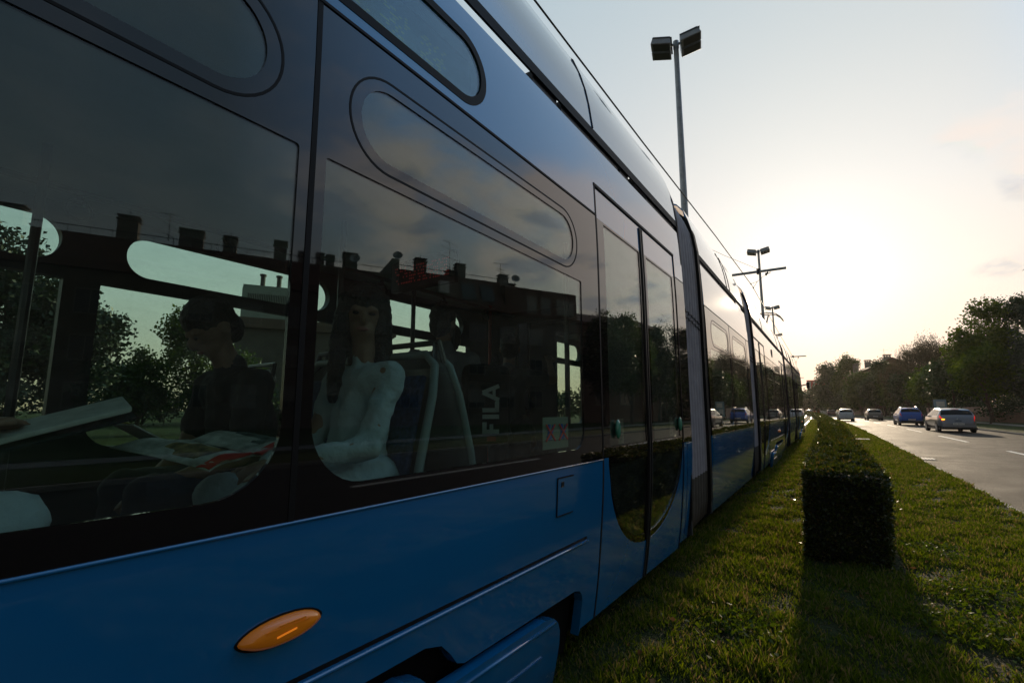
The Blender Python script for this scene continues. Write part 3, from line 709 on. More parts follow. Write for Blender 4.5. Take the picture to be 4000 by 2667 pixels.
# ---------------------------------------------------------------- the other sections
def mid_section(a, b, wins, doors, bog=None, lamp=None, name='sec'):
    a2 = a + .12
    segs = []; x = a2
    for (d0, d1) in doors: segs.append((x, d0)); x = d1
    segs.append((x, b))
    for (x0, x1) in segs:
        if x1 - x0 < .05: continue
        low = [(x0 + .006, .27)]
        if bog and x0 <= bog[0] < x1:
            low += notch(bog[0], 1, .95, bog[1])
        low += [(x1 - .006, .27), (x1 - .006, BZ), (x0 + .006, BZ)]
        if low[1] == (bog[0] if bog else None, .23): pass
        panel('lower_panel', low, S2, M['blue'], tram)
        hh_ = []
        for w_ in wins:
            if w_[0] > x0 and w_[1] < x1: hh_ += window(S2, w_[0], w_[1], (w_[0] + .06, w_[1] - .06), tram)
        panel('window_band', [(x0 + .006, BZ), (x1 - .006, BZ), (x1 - .006, TZ), (x0 + .006, TZ)], S2, M['black'], tram, hh_, 0, .012)
        strip('band_edge', [(x0, BZ), (x1, BZ)], .006, S2, M['chrome'], tram, -.003)
        strip('band_edge', [(x0, TZ), (x1, TZ)], .008, S2, M['rubber'], tram, -.003)
    up = [(a2, TZ)]
    for d0, d1 in doors: up += [(d0, TZ), (d0, 2.705), (d1, 2.705), (d1, TZ)]
    up += [(b, TZ), (b, UZ), (a2, UZ)]
    up = [p for i, p in enumerate(up) if p != up[i - 1]]
    panel('upper_panel', up, S2, M['blue'], tram)
    for w_ in wins:
        add_window(S2, w_[0], w_[1], (w_[0] + .06, w_[1] - .06), tram)
        strip('pane_joint', [(w_[1] + .05, BZ), (w_[1] + .05, TZ)], .012, S2, M['rubber'], tram, -.002)
    for d0, d1 in doors: door(S2, d0, d1, tram, single=(d1 - d0 < 1.2))
    fairing(S2, a + .02, b - .03, tram, (a + 1.9, b - 1.4))
    blockers(S2, tram, ((a + .1, a + 1.3), (a + 1.36, b - .8)))
    shell(name, S2, S2F, a + .03, b, tram)
    fw = []; x = a + .35
    while x + 1.35 < b: fw.append((x, x + 1.35)); x += 1.5
    Hf_ = []
    for w_ in fw: Hf_ += window(S2F, w_[0], w_[1], (w_[0] + .06, w_[1] - .06), tram)
    panel('far_wall', [(a, .30), (b, .30), (b, UZ), (a, UZ)], S2F, M['wall_dk'], tram, Hf_, 0, .06)
    for w_ in fw: add_window(S2F, w_[0], w_[1], (w_[0] + .06, w_[1] - .06), tram, gm='glassfar', flip=True)
    if bog: bogie(S2, S2F, bog[0], 1, tram, bog[1])
    if lamp:
        b_ = MB(); b_.ell(S2.P(lamp, .85, -.005), (.03, .09, .035)); b_.build('indicator_lamp', M['orange'], tram, smooth=True)
mid_section(5.42, 8.97, [(5.74, 7.02), (7.20, 8.62)], [])
mid_section(9.74, 16.72, [(11.62, 13.15), (13.30, 14.85)], [(9.80, 11.46), (15.1, 16.64)], bog=(11.75, 2.75), lamp=13.64)
strip('skirt_moulding', [(11.7, .71), (15.0, .71)], .010, S2, M['chrome'], tram, -.004)
b_ = MB(); b_.lathe([(0, -.012), (.085, -.012), (.10, 0), (.10, .01), (0, .01)][::-1], S2.P(13.2, 2.71, .0), 'x', 24); b_.build('round_vent', M['rubber'], tram)
mid_section(17.4, 20.5, [(17.7, 18.95), (19.1, 20.35)], [])
mid_section(21.2, 27.6, [(23.3, 24.7), (24.85, 26.2)], [(21.5, 23.1)], bog=(23.6, 2.5), lamp=25.2)
# nose of the leading section
nb = MB(); rows = []; NZ = [.28, .5, .8, 1.085, 1.5, 2.0, 2.5, 2.97, 3.4, 3.7]
for i, (dy, ins) in enumerate(((0, 0), (.35, .05), (.7, .16), (.95, .38), (1.1, .75), (1.15, 1.13))):
    row = []
    for z in NZ:
        rk = .0 if z < 1.1 else (z - 1.1) * .28
        q = off(min(z, 2.97)) + ins + (.10 if z > 3.1 else 0) + (.3 if z > 3.6 else 0)
        row.append((q, 27.6 + dy * (1 - rk * .55), z))
    rows.append(row)
full = [[(-1.07 - q, y, z) for q, y, z in r_] for r_ in rows] + [[(-1.07 - WID + q, y, z) for q, y, z in r_] for r_ in reversed(rows[:-1])]
K = len(NZ); vs = [p for r_ in full for p in r_]; fs = []; mi = []
for i in range(len(full) - 1):
    for k in range(K - 1): fs.append((i * K + k, i * K + k + 1, (i + 1) * K + k + 1, (i + 1) * K + k)); mi.append(1 if 3 <= k <= 5 else 0)
fs.append(tuple(i * K + K - 1 for i in range(len(full)))); mi.append(0)
mesh_obj('nose', vs, fs, [M['blue'], M['black']], tram, True, True, mi)
mirm = MB(); mirm.tube([(-1.12, 28.0, 2.55), (-1.0, 28.15, 2.6), (-.86, 28.2, 2.62)], .03, 6)
mo = mirm.build('mirror_arm', M['rubber'], tram)
mm_ = MB(); mm_.box(-.90, -.76, 28.15, 28.25, 2.42, 2.74); mm_.build('mirror_head', M['rubber'], mo, bevel=.05)
# roof equipment and pantograph
for (y0, y1) in ((11, 13.6), (14.2, 16), (25, 27)):
    k = MB(); k.box(-2.9, -1.55, y0, y1, 2.99, 3.5); k.build('roof_unit', M['galv'], tram, bevel=.04)
pt = MB(); PX, PY = -2.2, 22.6
pt.box(PX - .5, PX + .5, PY - 1.2, PY + .4, 3.62, 3.70)
for sx in (-.35, .35): pt.tube([(PX + sx, PY + .2, 3.7), (PX + sx * .8, PY - 1.3, 4.5), (PX + sx * .9, PY + .05, 5.28)], .028, 6)
pn_ = pt.build('pantograph', M['dark'], tram)
ph = MB()
for dy in (-.22, .22):
    ph.tube([(PX - .86, PY + dy * .7, 5.02), (PX - .76, PY + dy * .8, 5.18), (PX - .62, PY + dy, 5.30), (PX - .4, PY + dy, 5.36), (PX + .4, PY + dy, 5.36), (PX + .62, PY + dy, 5.30), (PX + .76, PY + dy * .8, 5.18), (PX + .86, PY + dy * .7, 5.02)], .022, 6)
for sx in (-.35, 0, .35): ph.tube([(PX + sx, PY - .22, 5.30), (PX + sx, PY + .22, 5.30)], .018, 6)
ph.build('collector_head', M['dark'], pn_)

# ---------------------------------------------------------------- inside the nearest section
def seat(s, q, face, name='seat'):
    """s along, q distance from the near skin of the seat centre, face +1 looks forward"""
    root = S1.P(s, .93, 0, q)
    fw = Vector((S1.sn, S1.c, 0)) * face; rt = Vector((S1.c, -S1.sn, 0)); up = Vector((0, 0, 1))
    W = Matrix((rt, fw, up)).transposed()
    def Q(x, y, z): return root + W @ Vector((x, y, z))
    b = MB()
    P = [(.24, 0, .21), (.0, -.015, .215), (-.17, .0, .215), (-.215, .06, .215), (-.255, .25, .215), (-.32, .48, .205), (-.355, .60, .18), (-.365, .65, .12)]
    vs = []; n = len(P); xs = (-1, -.82, 0, .82, 1)
    for L, th in ((0, 0), (1, .035)):
        for sx in xs:
            for i, (y, z, w) in enumerate(P):
                e = .035 if abs(sx) == 1 else 0
                if i >= 3: vs.append(Q(sx * w, y + e - th, z))
                else: vs.append(Q(sx * w, y, z + e - th))
    k = n * 5; fs = []
    for a in range(4):
        for i in range(n - 1):
            v = a * n + i; fs += [(v, v + 1, v + n + 1, v + n), (v + k, v + n + k, v + n + 1 + k, v + 1 + k)]
    for a in (0, 4):
        for i in range(n - 1): v = a * n + i; fs.append((v, v + 1, v + 1 + k, v + k))
    for i in (0, n - 1):
        for a in range(4): v = a * n + i; fs.append((v, v + n, v + n + k, v + k))
    b.add(vs, fs); so_ = b.build('seat', M['seatback'], tram, smooth=True)
    rm_ = MB(); edge_ = [(-w, y + .035 - .017, z) for y, z, w in P[2:]] + [(w, y + .035 - .017, z) for y, z, w in reversed(P[2:])]
    rm_.tube([Q(*e_) for e_ in edge_], .018, 8); rm_.build('seat_rim', M['seat'], so_, smooth=True)
    md = so_.modifiers.new('e', 'EDGE_SPLIT'); md.split_angle = R(55)
    c = MB()
    c.hexa([Q(x, y, z) for z in (.004, .035) for y in (-.15, .21) for x in (-.165, .165)])
    c.hexa([Q(x, y + (-.10 if z > .2 else 0), z) for z in (.10, .56) for y in (-.215, -.19) for x in (-.165, .165)])
    c.build('cushion', M['cushion'], so_, bevel=.012)
    g = MB(); g.tube([Q(-.17, -.335, .55), Q(-.15, -.37, .70), Q(.15, -.37, .70), Q(.17, -.335, .55)], .014, 6); g.build('grab_handle', M['rail'], so_)
    p = MB(); p.hexa([Q(x, y, z) for z in (-.34, -.03) for y in (-.12, .15) for x in (-.14, .14)]); p.build('seat_base', M['wall_dk'], so_, bevel=.02)
for s, q, f in ((-1.50, .42, -1), (-.76, .40, 1), (-2.80, .42, 1), (-1.50, .92, -1), (-.76, .86, 1), (-2.80, .90, 1), (-3.6, .4, 1),
                (-1.35, 1.90, -1), (-2.4, 1.90, 1), (-.25, 1.90, 1), (-3.3, 1.90, 1)):
    seat(s, q, f)
# podium under the seats
slab('podium', .40, .60, .20, 1.12, M['floor_in'], -4.2, -.25); slab('podium', .40, .60, 1.62, 2.14, M['floor_in'], -4.2, .2)
slab('wall_ledge', .70, 1.10, .085, .12, M['wall_in'], -6.0, -.10)
# grab poles, handrail under the ceiling and strap handles
for s, q in ((-.95, 1.18), (.02, 1.6), (.10, .30), (1.5, .30), (-2.15, 1.5), (-3.2, 1.18)):
    k = MB(); k.tube([S1.P(s, .4, 0, q), S1.P(s, 2.43, 0, q)], .017, 8); k.build('grab_pole', M['rail'], tram)
k = MB(); k.tube([S1.P(1.35, .4, 0, 1.85), S1.P(1.35, 2.43, 0, 1.85)], .018, 8); k.build('grab_pole', M['railred'], tram, label='red grab pole')
k = MB(); k.tube([S1.P(-5, 2.345, 0, 1.72), S1.P(1.6, 2.345, 0, 1.72)], .016, 8); k.build('ceiling_rail', M['rail'], tram)
for s in (-3.4, -2.45, -1.98, -1.33, -.92, -.2, .5, 1.1):
    k = MB(); c = S1.P(s, 2.29, 0, 1.72)
    k.box(c.x - .006, c.x + .006, c.y - .012, c.y + .012, c.z, c.z + .06)
    pts = [(c.x, c.y + .05 * math.cos(t), c.z - .03 + .045 * math.sin(t)) for t in [2 * math.pi * j / 12 + .26 for j in range(13)]]
    k.tube(pts, .009, 6, False); k.build('strap_handle', M['rubber'], tram)
# passenger display with red dots
k = MB(); k.hexa([S1.P(t, z, 0, q) for z in (2.16, 2.38) for t in (-.35, -.31) for q in (.85, 1.45)]); pd = k.build('passenger_display', M['rubber'], tram, bevel=.01)
random.seed(5)
dotgrid('display_dots', lambda u, v: S1.P(-.355, 2.20 + .14 * v, 0, .88 + .52 * u), 66, 13, mat('red_dots', (.4, .02, .02), .5, emit=(1, .05, .04), es=.07), M['rubber'], pd, lambda i, j: i % 2 and random.random() < .6)
# driver's cab partition / poster panels near the doors
k = MB(); k.hexa([S1.P(t, z, 0, q) for z in (.4, 2.05) for t in (-.20, -.17) for q in (1.0, 1.1)]); k.build('door_screen', M['wall_dk'], tram, bevel=.01)
# ---------------------------------------------------------------- ground, roads, verges
def CX_(y): return -2.4e-4 * max(0.0, y - 8) ** 2
YS = [-30, -10, 0, 4, 8, 14, 20, 28, 36, 45, 55, 65, 75, 90, 105, 120, 140, 160, 185, 210, 240, 280, 320, 380]
def band_mesh(name, xl, xr, z, m, y0=-30, y1=380, thick=0, n=1, step=None):
    ys = [y for y in YS if y0 < y < y1]; ys = [y0] + ys + [y1]
    vs = []; fs = []
    for y in ys:
        for i in range(n + 1): vs.append((xl + (xr - xl) * i / n + CX_(y), y, z))
    k = n + 1
    for a in range(len(ys) - 1):
        for i in range(n): fs.append((a * k + i, a * k + i + 1, (a + 1) * k + i + 1, (a + 1) * k + i))
    if thick:
        N = len(vs); vs += [(x, y, z - thick) for x, y, z in vs]
        for a in range(len(ys) - 1):
            fs += [(a * k, (a + 1) * k, (a + 1) * k + N, a * k + N), (a * k + n, a * k + n + N, (a + 1) * k + n + N, (a + 1) * k + n)]
        for a in (0, len(ys) - 1): fs += [(a * k + i, a * k + i + 1, a * k + i + 1 + N, a * k + i + N) for i in range(n)]
    return tag(mesh_obj(name, vs, fs, m), kind='structure')
def asphalt():
    m = mat('asphalt', (.020, .0175, .015), .68, 0, .12, 0, 1.1, .34, .6, 160, rvar=.08)
    nt = m.node_tree; p = nt.nodes['Principled BSDF']
    src = p.inputs['Base Color'].links[0].from_socket
    t = nt.nodes['Texture Coordinate']
    v = nt.nodes.new('ShaderNodeTexVoronoi'); v.inputs['Scale'].default_value = 260; nt.links.new(t.outputs['Object'], v.inputs['Vector'])
    r = nt.nodes.new('ShaderNodeMapRange'); r.inputs[1].default_value = .1; r.inputs[2].default_value = .8; r.inputs[3].default_value = 1.35; r.inputs[4].default_value = .7
    nt.links.new(v.outputs['Distance'], r.inputs[0])
    # worn wheel tracks running along the lanes
    sp = nt.nodes.new('ShaderNodeSeparateXYZ'); nt.links.new(t.outputs['Object'], sp.inputs[0])
    mp = nt.nodes.new('ShaderNodeMapping'); mp.inputs['Scale'].default_value = (1.6, .03, 1); nt.links.new(t.outputs['Object'], mp.inputs[0])
    n2 = nt.nodes.new('ShaderNodeTexNoise'); n2.inputs['Scale'].default_value = 1.4; nt.links.new(mp.outputs[0], n2.inputs['Vector'])
    r2 = nt.nodes.new('ShaderNodeMapRange'); r2.inputs[1].default_value = .35; r2.inputs[2].default_value = .65; r2.inputs[3].default_value = .82; r2.inputs[4].default_value = 1.15
    nt.links.new(n2.outputs['Fac'], r2.inputs[0])
    mu = nt.nodes.new('ShaderNodeMath'); mu.operation = 'MULTIPLY'; nt.links.new(r.outputs[0], mu.inputs[0]); nt.links.new(r2.outputs[0], mu.inputs[1])
    s = nt.nodes.new('ShaderNodeVectorMath'); s.operation = 'SCALE'; nt.links.new(src, s.inputs[0]); nt.links.new(mu.outputs[0], s.inputs['Scale'])
    nt.links.new(s.outputs[0], p.inputs['Base Color'])
    return m
def turf(name, a, b, c):
    m = bpy.data.materials.new(name); m.use_nodes = True; nt = m.node_tree; p = nt.nodes['Principled BSDF']
    p.inputs['Roughness'].default_value = .9; p.inputs['Specular IOR Level'].default_value = .15
    t = nt.nodes.new('ShaderNodeTexCoord')
    n1 = nt.nodes.new('ShaderNodeTexNoise'); n1.inputs['Scale'].default_value = 1.1; n1.inputs['Detail'].default_value = 8
    n2 = nt.nodes.new('ShaderNodeTexNoise'); n2.inputs['Scale'].default_value = 45; n2.inputs['Detail'].default_value = 4
    for n in (n1, n2): nt.links.new(t.outputs['Object'], n.inputs['Vector'])
    r = nt.nodes.new('ShaderNodeValToRGB'); e = r.color_ramp.elements
    e[0].position = .36; e[0].color = (*a, 1); e[1].position = .62; e[1].color = (*b, 1)
    e2 = e.new(.5); e2.color = (*c, 1)
    ad = nt.nodes.new('ShaderNodeMath'); ad.operation = 'MULTIPLY_ADD'; ad.inputs[1].default_value = .5
    h = nt.nodes.new('ShaderNodeMath'); h.operation = 'MULTIPLY'; h.inputs[1].default_value = .5
    nt.links.new(n2.outputs['Fac'], h.inputs[0]); nt.links.new(n1.outputs['Fac'], ad.inputs[0]); nt.links.new(h.outputs[0], ad.inputs[2])
    nt.links.new(ad.outputs[0], r.inputs[0]); nt.links.new(r.outputs[0], p.inputs['Base Color'])
    bp = nt.nodes.new('ShaderNodeBump'); bp.inputs['Strength'].default_value = 1; bp.inputs['Distance'].default_value = .05
    nt.links.new(n2.outputs['Fac'], bp.inputs['Height']); nt.links.new(bp.outputs[0], p.inputs['Normal'])
    return m
M['asphalt'] = asphalt()
M['turf'] = turf('turf', (.022, .030, .008), (.050, .080, .014), (.032, .050, .010))
M['soil'] = turf('soil_turf', (.030, .026, .014), (.030, .050, .010), (.025, .034, .010))
M['concrete'] = mat('concrete', (.17, .16, .145), .85, noise_s=20, noise_a=.2)
g_ = mesh_obj('ground', [(-1500, -400, -.03), (1500, -400, -.03), (1500, 2500, -.03), (-1500, 2500, -.03)], [(0, 1, 2, 3)], M['turf']); tag(g_, kind='structure')
band_mesh('road', 1.86, 8.92, 0.0, M['asphalt'])
band_mesh('opposite_road', -13.6, -7.0, 0.0, M['asphalt'])
band_mesh('median', -6.9, 1.84, .10, M['soil'], thick=.12)
band_mesh('kerb', 1.842, 1.93, .085, M['concrete'], thick=.1)
band_mesh('kerb', 8.86, 9.0, .10, M['concrete'], thick=.12)
band_mesh('verge', 9.005, 60, .12, M['turf'], thick=.14, n=6)
band_mesh('verge', -60, -13.6, .12, M['turf'], thick=.14, n=6)
band_mesh('sidewalk', 12.6, 14.2, .128, M['concrete'])
M['paintwhite'] = mat('road_paint', (.62, .62, .58), .6, noise_s=14, noise_a=.25)
k = MB()
for i in range(-2, 16):
    y0 = 28.4 + 11.5 * i; ys = [y0 + 1.5 * j for j in range(5)]
    vs = []
    for y in ys: vs += [(4.87 + CX_(y), y, .005), (5.01 + CX_(y), y, .005)]
    k.add(vs, [(2 * j, 2 * j + 1, 2 * j + 3, 2 * j + 2) for j in range(4)])
tag(k.build('lane_marking', M['paintwhite']), kind='structure')
k = MB()
for (x0, x1, y0, y1) in ((2.6, 4.3, 24.5, 27.2), (5.6, 7.9, 31, 33.2), (2.2, 3.1, 47, 53), (6.2, 8.2, 17.5, 21.0)):
    n_ = 8; vs = []
    for i in range(n_ + 1):
        y = y0 + (y1 - y0) * i / n_; vs += [(x0 + CX_(y) + random.uniform(-.04, .04), y, .0025), (x1 + CX_(y) + random.uniform(-.04, .04), y, .0025)]
    k.add(vs, [(2 * j, 2 * j + 1, 2 * j + 3, 2 * j + 2) for j in range(n_)])
for (xa, ya, xb, yb) in ((1.95, 22.8, 8.8, 23.3), (1.95, 36.0, 8.8, 35.6), (3.9, 12, 4.0, 60), (1.95, 14.2, 5.2, 14.0)):
    n_ = 30; vs = []
    for i in range(n_ + 1):
        x = xa + (xb - xa) * i / n_; y = ya + (yb - ya) * i / n_; w_ = .012; dx, dy = (0, w_) if abs(xb - xa) > 1 else (w_, 0); j_ = random.uniform(-.02, .02)
        vs += [(x - dx + CX_(y) + j_, y - dy + j_, .0035), (x + dx + CX_(y) + j_, y + dy + j_, .0035)]
    k.add(vs, [(2 * j, 2 * j + 1, 2 * j + 3, 2 * j + 2) for j in range(n_)])
tag(k.build('road_patch', mat('fresh_asphalt', (.016, .015, .014), .75, 0, .15, 0, 3, .3, .5, 160)), kind='structure')
# gully cover beside the kerb and small concrete covers in the grass
gc = thing('drain_cover', 'pale square drain cover set in the asphalt beside the median grass', 'drain cover', (2.10, 17.9, .0))
k = MB(); k.box(1.90, 2.32, 17.6, 18.25, .004, .016); k.build('cover_plate', mat('cover_plate', (.42, .41, .38), .35, .3, noise_s=9, noise_a=.2), gc, bevel=.004)
k = MB(); [k.box(1.96 + .07 * i, 1.985 + .07 * i, 17.68, 18.17, .0165, .019) for i in range(5)]; k.build('slot', M['rubber'], gc)
for (x, y, lab) in ((.95, 25.6, 'pale concrete cover in the grass right of the near hedge, nearer of the two'), (.55, 51.0, 'pale concrete cover in the grass right of the hedge, farther of the two')):
    k = MB(); k.box(x - .3, x + .35, y - .4, y + .4, .10, .155); o = k.build('concrete_cover', M['concrete'], bevel=.01); tag(o, lab, 'ground cover', 'concrete covers in the median grass')
# rails of the grassed track, mostly under grass
for tx in (-1.72, -2.72, -5.0, -6.0):
    k = MB(); ys = [y for y in YS if y <= 320]
    vs = []
    for y in ys: vs += [(tx - .035 + CX_(y) * .55, y, z) for z in (.08, .115)] + [(tx + .035 + CX_(y) * .55, y, z) for z in (.115, .08)]
    k.add(vs, [(4 * i + j, 4 * i + (j + 1), 4 * i + 4 + (j + 1), 4 * i + 4 + j) for i in range(len(ys) - 1) for j in range(3)])
    tag(k.build('track_rail', M['galv']), kind='structure')

# ---------------------------------------------------------------- leaf and blade meshes
def np_mesh(name, V, faces_n, mat_, parent=None, smooth=True):
    """V (n,4,3) quads"""
    n = V.shape[0]; me = bpy.data.meshes.new(name)
    off_ = np.array(absloc(parent)) if parent else 0
    me.vertices.add(n * 4); me.vertices.foreach_set('co', (V.reshape(-1, 3) - off_).astype(np.float32).ravel())
    me.loops.add(n * 4); me.loops.foreach_set('vertex_index', np.arange(n * 4, dtype=np.int32))
    me.polygons.add(n); me.polygons.foreach_set('loop_start', np.arange(0, n * 4, 4, dtype=np.int32))
    me.materials.append(mat_); me.update(calc_edges=True)
    return link(name, me, parent)
rng = np.random.default_rng(11)
def unit(v): return v / np.maximum(np.linalg.norm(v, axis=-1, keepdims=True), 1e-9)
def leaves(C, D, L, W, nrm=None):
    """diamond leaves: centre base C, direction D, length L, width W"""
    n = len(C); D = unit(D)
    r = rng.normal(size=(n, 3)) if nrm is None else nrm + rng.normal(size=(n, 3)) * .45
    S = unit(np.cross(D, r)); U = np.cross(S, D)
    L = np.broadcast_to(np.asarray(L), (n,))[:, None]; W = np.broadcast_to(np.asarray(W), (n,))[:, None]
    a = C; b = C + D * L * .45 + S * W * .5 + U * W * .18; c = C + D * L; d = C + D * L * .45 - S * W * .5 + U * W * .18
    return np.stack([a, b, c, d], 1)
def grass_obj(name, regs, m):
    Q = []
    for (x0, x1, y0, y1, dens, h0, h1, w) in regs:
        n = int((x1 - x0) * (y1 - y0) * dens)
        x = rng.uniform(x0, x1, n); y = rng.uniform(y0, y1, n)
        keep = ~((x > -.26) & (x < .41) & (y > 5.0))
        x, y = x[keep], y[keep]; n = len(x)
        cl = np.sin(x * 5.1 + 1.7 * np.sin(y * 3.3)) * np.sin(y * 4.3 + 2.1 * np.sin(x * 2.9)) + .6 * np.sin(x * 13 + y * 7) * np.sin(y * 11 - x * 5)
        h = rng.uniform(h0, h1, n) * (1 + .35 * cl); keep = rng.random(n) < (.62 + .42 * cl)
        x, y, h = x[keep], y[keep], h[keep]; n = len(x)
        cxv = -2.4e-4 * np.maximum(0, y - 8) ** 2
        base = np.stack([x + cxv, y, np.full(n, .098)], 1)
        az = rng.uniform(0, 2 * np.pi, n); lean = rng.uniform(.15, 1.25, n)
        d = np.stack([np.cos(az) * lean, np.sin(az) * lean, np.ones(n)], 1)
        Q.append(leaves(base, d, h * rng.uniform(.8, 1.3, n), w * rng.uniform(.7, 1.3, n)))
    V = np.concatenate(Q); o = np_mesh(name, V, 4, m); return o
M['blade'] = leaf_mat('grass_blades', (.030, .062, .009), (.112, .152, .022), .5, .5, .2)
rr_ = M['blade'].node_tree.nodes['Color Ramp'].color_ramp.elements; rr_[1].position = .78
x_ = rr_.new(.86); x_.color = (.20, .16, .07, 1)
go = grass_obj('grass', [(-1.35, 1.86, .9, 4.2, 15000, .018, .062, .0065), (-1.3, 1.86, 4.2, 8, 10500, .022, .055, .008), (-1.3, 1.86, 8, 16, 4600, .025, .06, .013), (-1.3, 1.86, 16, 34, 1600, .03, .065, .024), (-1.3, 1.86, 34, 75, 500, .04, .09, .05)], M['blade'])
tag(go, 'short green lawn grass between the tram and the road', 'grass', kind='stuff')
# clover and broad weeds, dry leaves
n = 2600; cc_ = np.array([[.55, 3.9], [1.5, 3.2], [.75, 4.6], [1.25, 2.4], [-.5, 3.2], [-.7, 5.2], [.6, 5.8]])
ci = rng.integers(0, len(cc_), n); P = cc_[ci] + rng.normal(size=(n, 2)) * .16
P = P[(P[:, 0] > .43) | (P[:, 1] < 4.9)]; n = len(P)
az = rng.uniform(0, 6.28, n)
V = leaves(np.column_stack([P, rng.uniform(.11, .15, n)]), np.stack([np.cos(az), np.sin(az), rng.uniform(.1, .8, n)], 1), rng.uniform(.02, .042, n), rng.uniform(.014, .026, n))
tag(np_mesh('clover', V, 4, M['leafyl']), 'broad-leaved weeds and clover in the lawn', 'weeds', kind='stuff')
n = 260; x = rng.uniform(-1.0, 1.8, n); y = rng.uniform(1.8, 10, n) ; k_ = ~((x > -.3) & (x < .45) & (y > 4.9)); x, y = x[k_], y[k_]; n = len(x); az = rng.uniform(0, 6.28, n)
V = leaves(np.column_stack([x, y, np.full(n, .135)]), np.stack([np.cos(az), np.sin(az), rng.uniform(-.1, .3, n)], 1), rng.uniform(.02, .05, n), rng.uniform(.014, .03, n))
tag(np_mesh('fallen_leaves', V, 4, leaf_mat('dry_leaf', (.12, .07, .03), (.20, .13, .06), .2, .9, .05)), 'scattered dry brown leaves on the lawn', 'leaves', kind='stuff')

# ---------------------------------------------------------------- hedges
def hedge(segs, lab, top=.80, w=.65, x0=.08):
    y0 = segs[0][0]
    h = thing('clipped_hedge', lab, 'hedge', (x0 + CX_(y0), y0, .1), 'clipped box hedges in the median')
    core = MB(); ys = [y0 + .03 + (segs[-1][1] - y0 - .06) * i / 20 for i in range(21)]
    vs = []
    for y in ys: vs += [(x0 + sx * (w / 2 - .035) + CX_(y), y, z) for sx, z in ((-1, .09), (-1, top - .035), (1, top - .035), (1, .09))]
    core.add(vs, [(4 * i + j, 4 * i + (j + 1) % 4, 4 * i + 4 + (j + 1) % 4, 4 * i + 4 + j) for i in range(20) for j in range(4)] + [(0, 1, 2, 3), (83, 82, 81, 80)])
    core.build('twigs', M['hedgecore'], h)
    Q = []
    for (a, b, dens, L) in segs:
        for face in ('top', 'left', 'right', 'front', 'back'):
            if face == 'top': n = int((b - a) * w * dens * 1.2)
            elif face in ('left', 'right'): n = int((b - a) * (top - .1) * dens)
            else:
                if (face == 'front' and a != y0) or (face == 'back' and b != segs[-1][1]): continue
                n = int(w * (top - .1) * dens * 1.3)
            u = rng.uniform(-.5, .5, n); v = rng.random(n); dep = -rng.exponential(.012, n) + .006
            if face == 'top': P = np.stack([x0 + u * w, a + v * (b - a), top + dep + .010 * np.sin(u * 9 + v * (b - a) * 5)], 1); N = np.array([0, 0, 1.])
            elif face in ('left', 'right'):
                s = -1 if face == 'left' else 1; P = np.stack([x0 + s * (w / 2 + dep), a + v * (b - a), .1 + (u + .5) * (top - .1)], 1); N = np.array([s, 0, 0.])
            else:
                s = -1 if face == 'front' else 1; yy = a if face == 'front' else b
                P = np.stack([x0 + u * w, yy + s * dep, .1 + v * (top - .1)], 1); N = np.array([0, s, 0.])
            # soft clumps: push groups in and out
            ph = np.sin(P[:, 0] * 17 + P[:, 2] * 11) * np.sin(P[:, 1] * 13 + P[:, 2] * 19) + .6 * np.sin(P[:, 0] * 41 + P[:, 1] * 37) * np.sin(P[:, 2] * 43)
            lump = np.sin(P[:, 0] * 5.3 + P[:, 1] * 3.1) * np.sin(P[:, 1] * 2.3 + P[:, 2] * 6.1 + 1.3)
            P = P + N * (ph * .016 + lump * .020)[:, None]
            P[:, 0] += -2.4e-4 * np.maximum(0, P[:, 1] - 8) ** 2
            D = N * rng.uniform(.2, 1.2, (n, 1)) + rng.normal(size=(n, 3)) * .75 + np.array([0, 0, .3])
            Q.append(leaves(P, D, L * rng.uniform(.6, 1.3, n), L * .62 * rng.uniform(.7, 1.2, n)))
            # stray shoots
            m_ = rng.random(n) < .035
            if face in ('top', 'left', 'right', 'front'):
                Pm = P[m_] + N * rng.exponential(.022, (m_.sum(), 1)) * (1 if L < .05 else 1.8)
                Q.append(leaves(Pm, N + rng.normal(size=Pm.shape) * .5, L * .9, L * .5))
    np_mesh('leaves', np.concatenate(Q), 4, M['hedge'], h)
    return h
hedge([(5.02, 8, 5600, .030), (8, 14, 2600, .042), (14, 24.6, 1200, .06)], 'long clipped box hedge with its square dark end nearest the camera', top=.825, w=.575, x0=.045)
hedge([(25.6, 34, 900, .065), (34, 43.5, 500, .085)], 'second clipped hedge block, set slightly left behind the nearest hedge', x0=-.06, top=.79)
hedge([(44.8, 70, 320, .10), (70, 110, 140, .15), (110, 230, 60, .22)], 'farthest clipped hedge, bending left along the road towards the tram front', x0=-.15, top=.82)

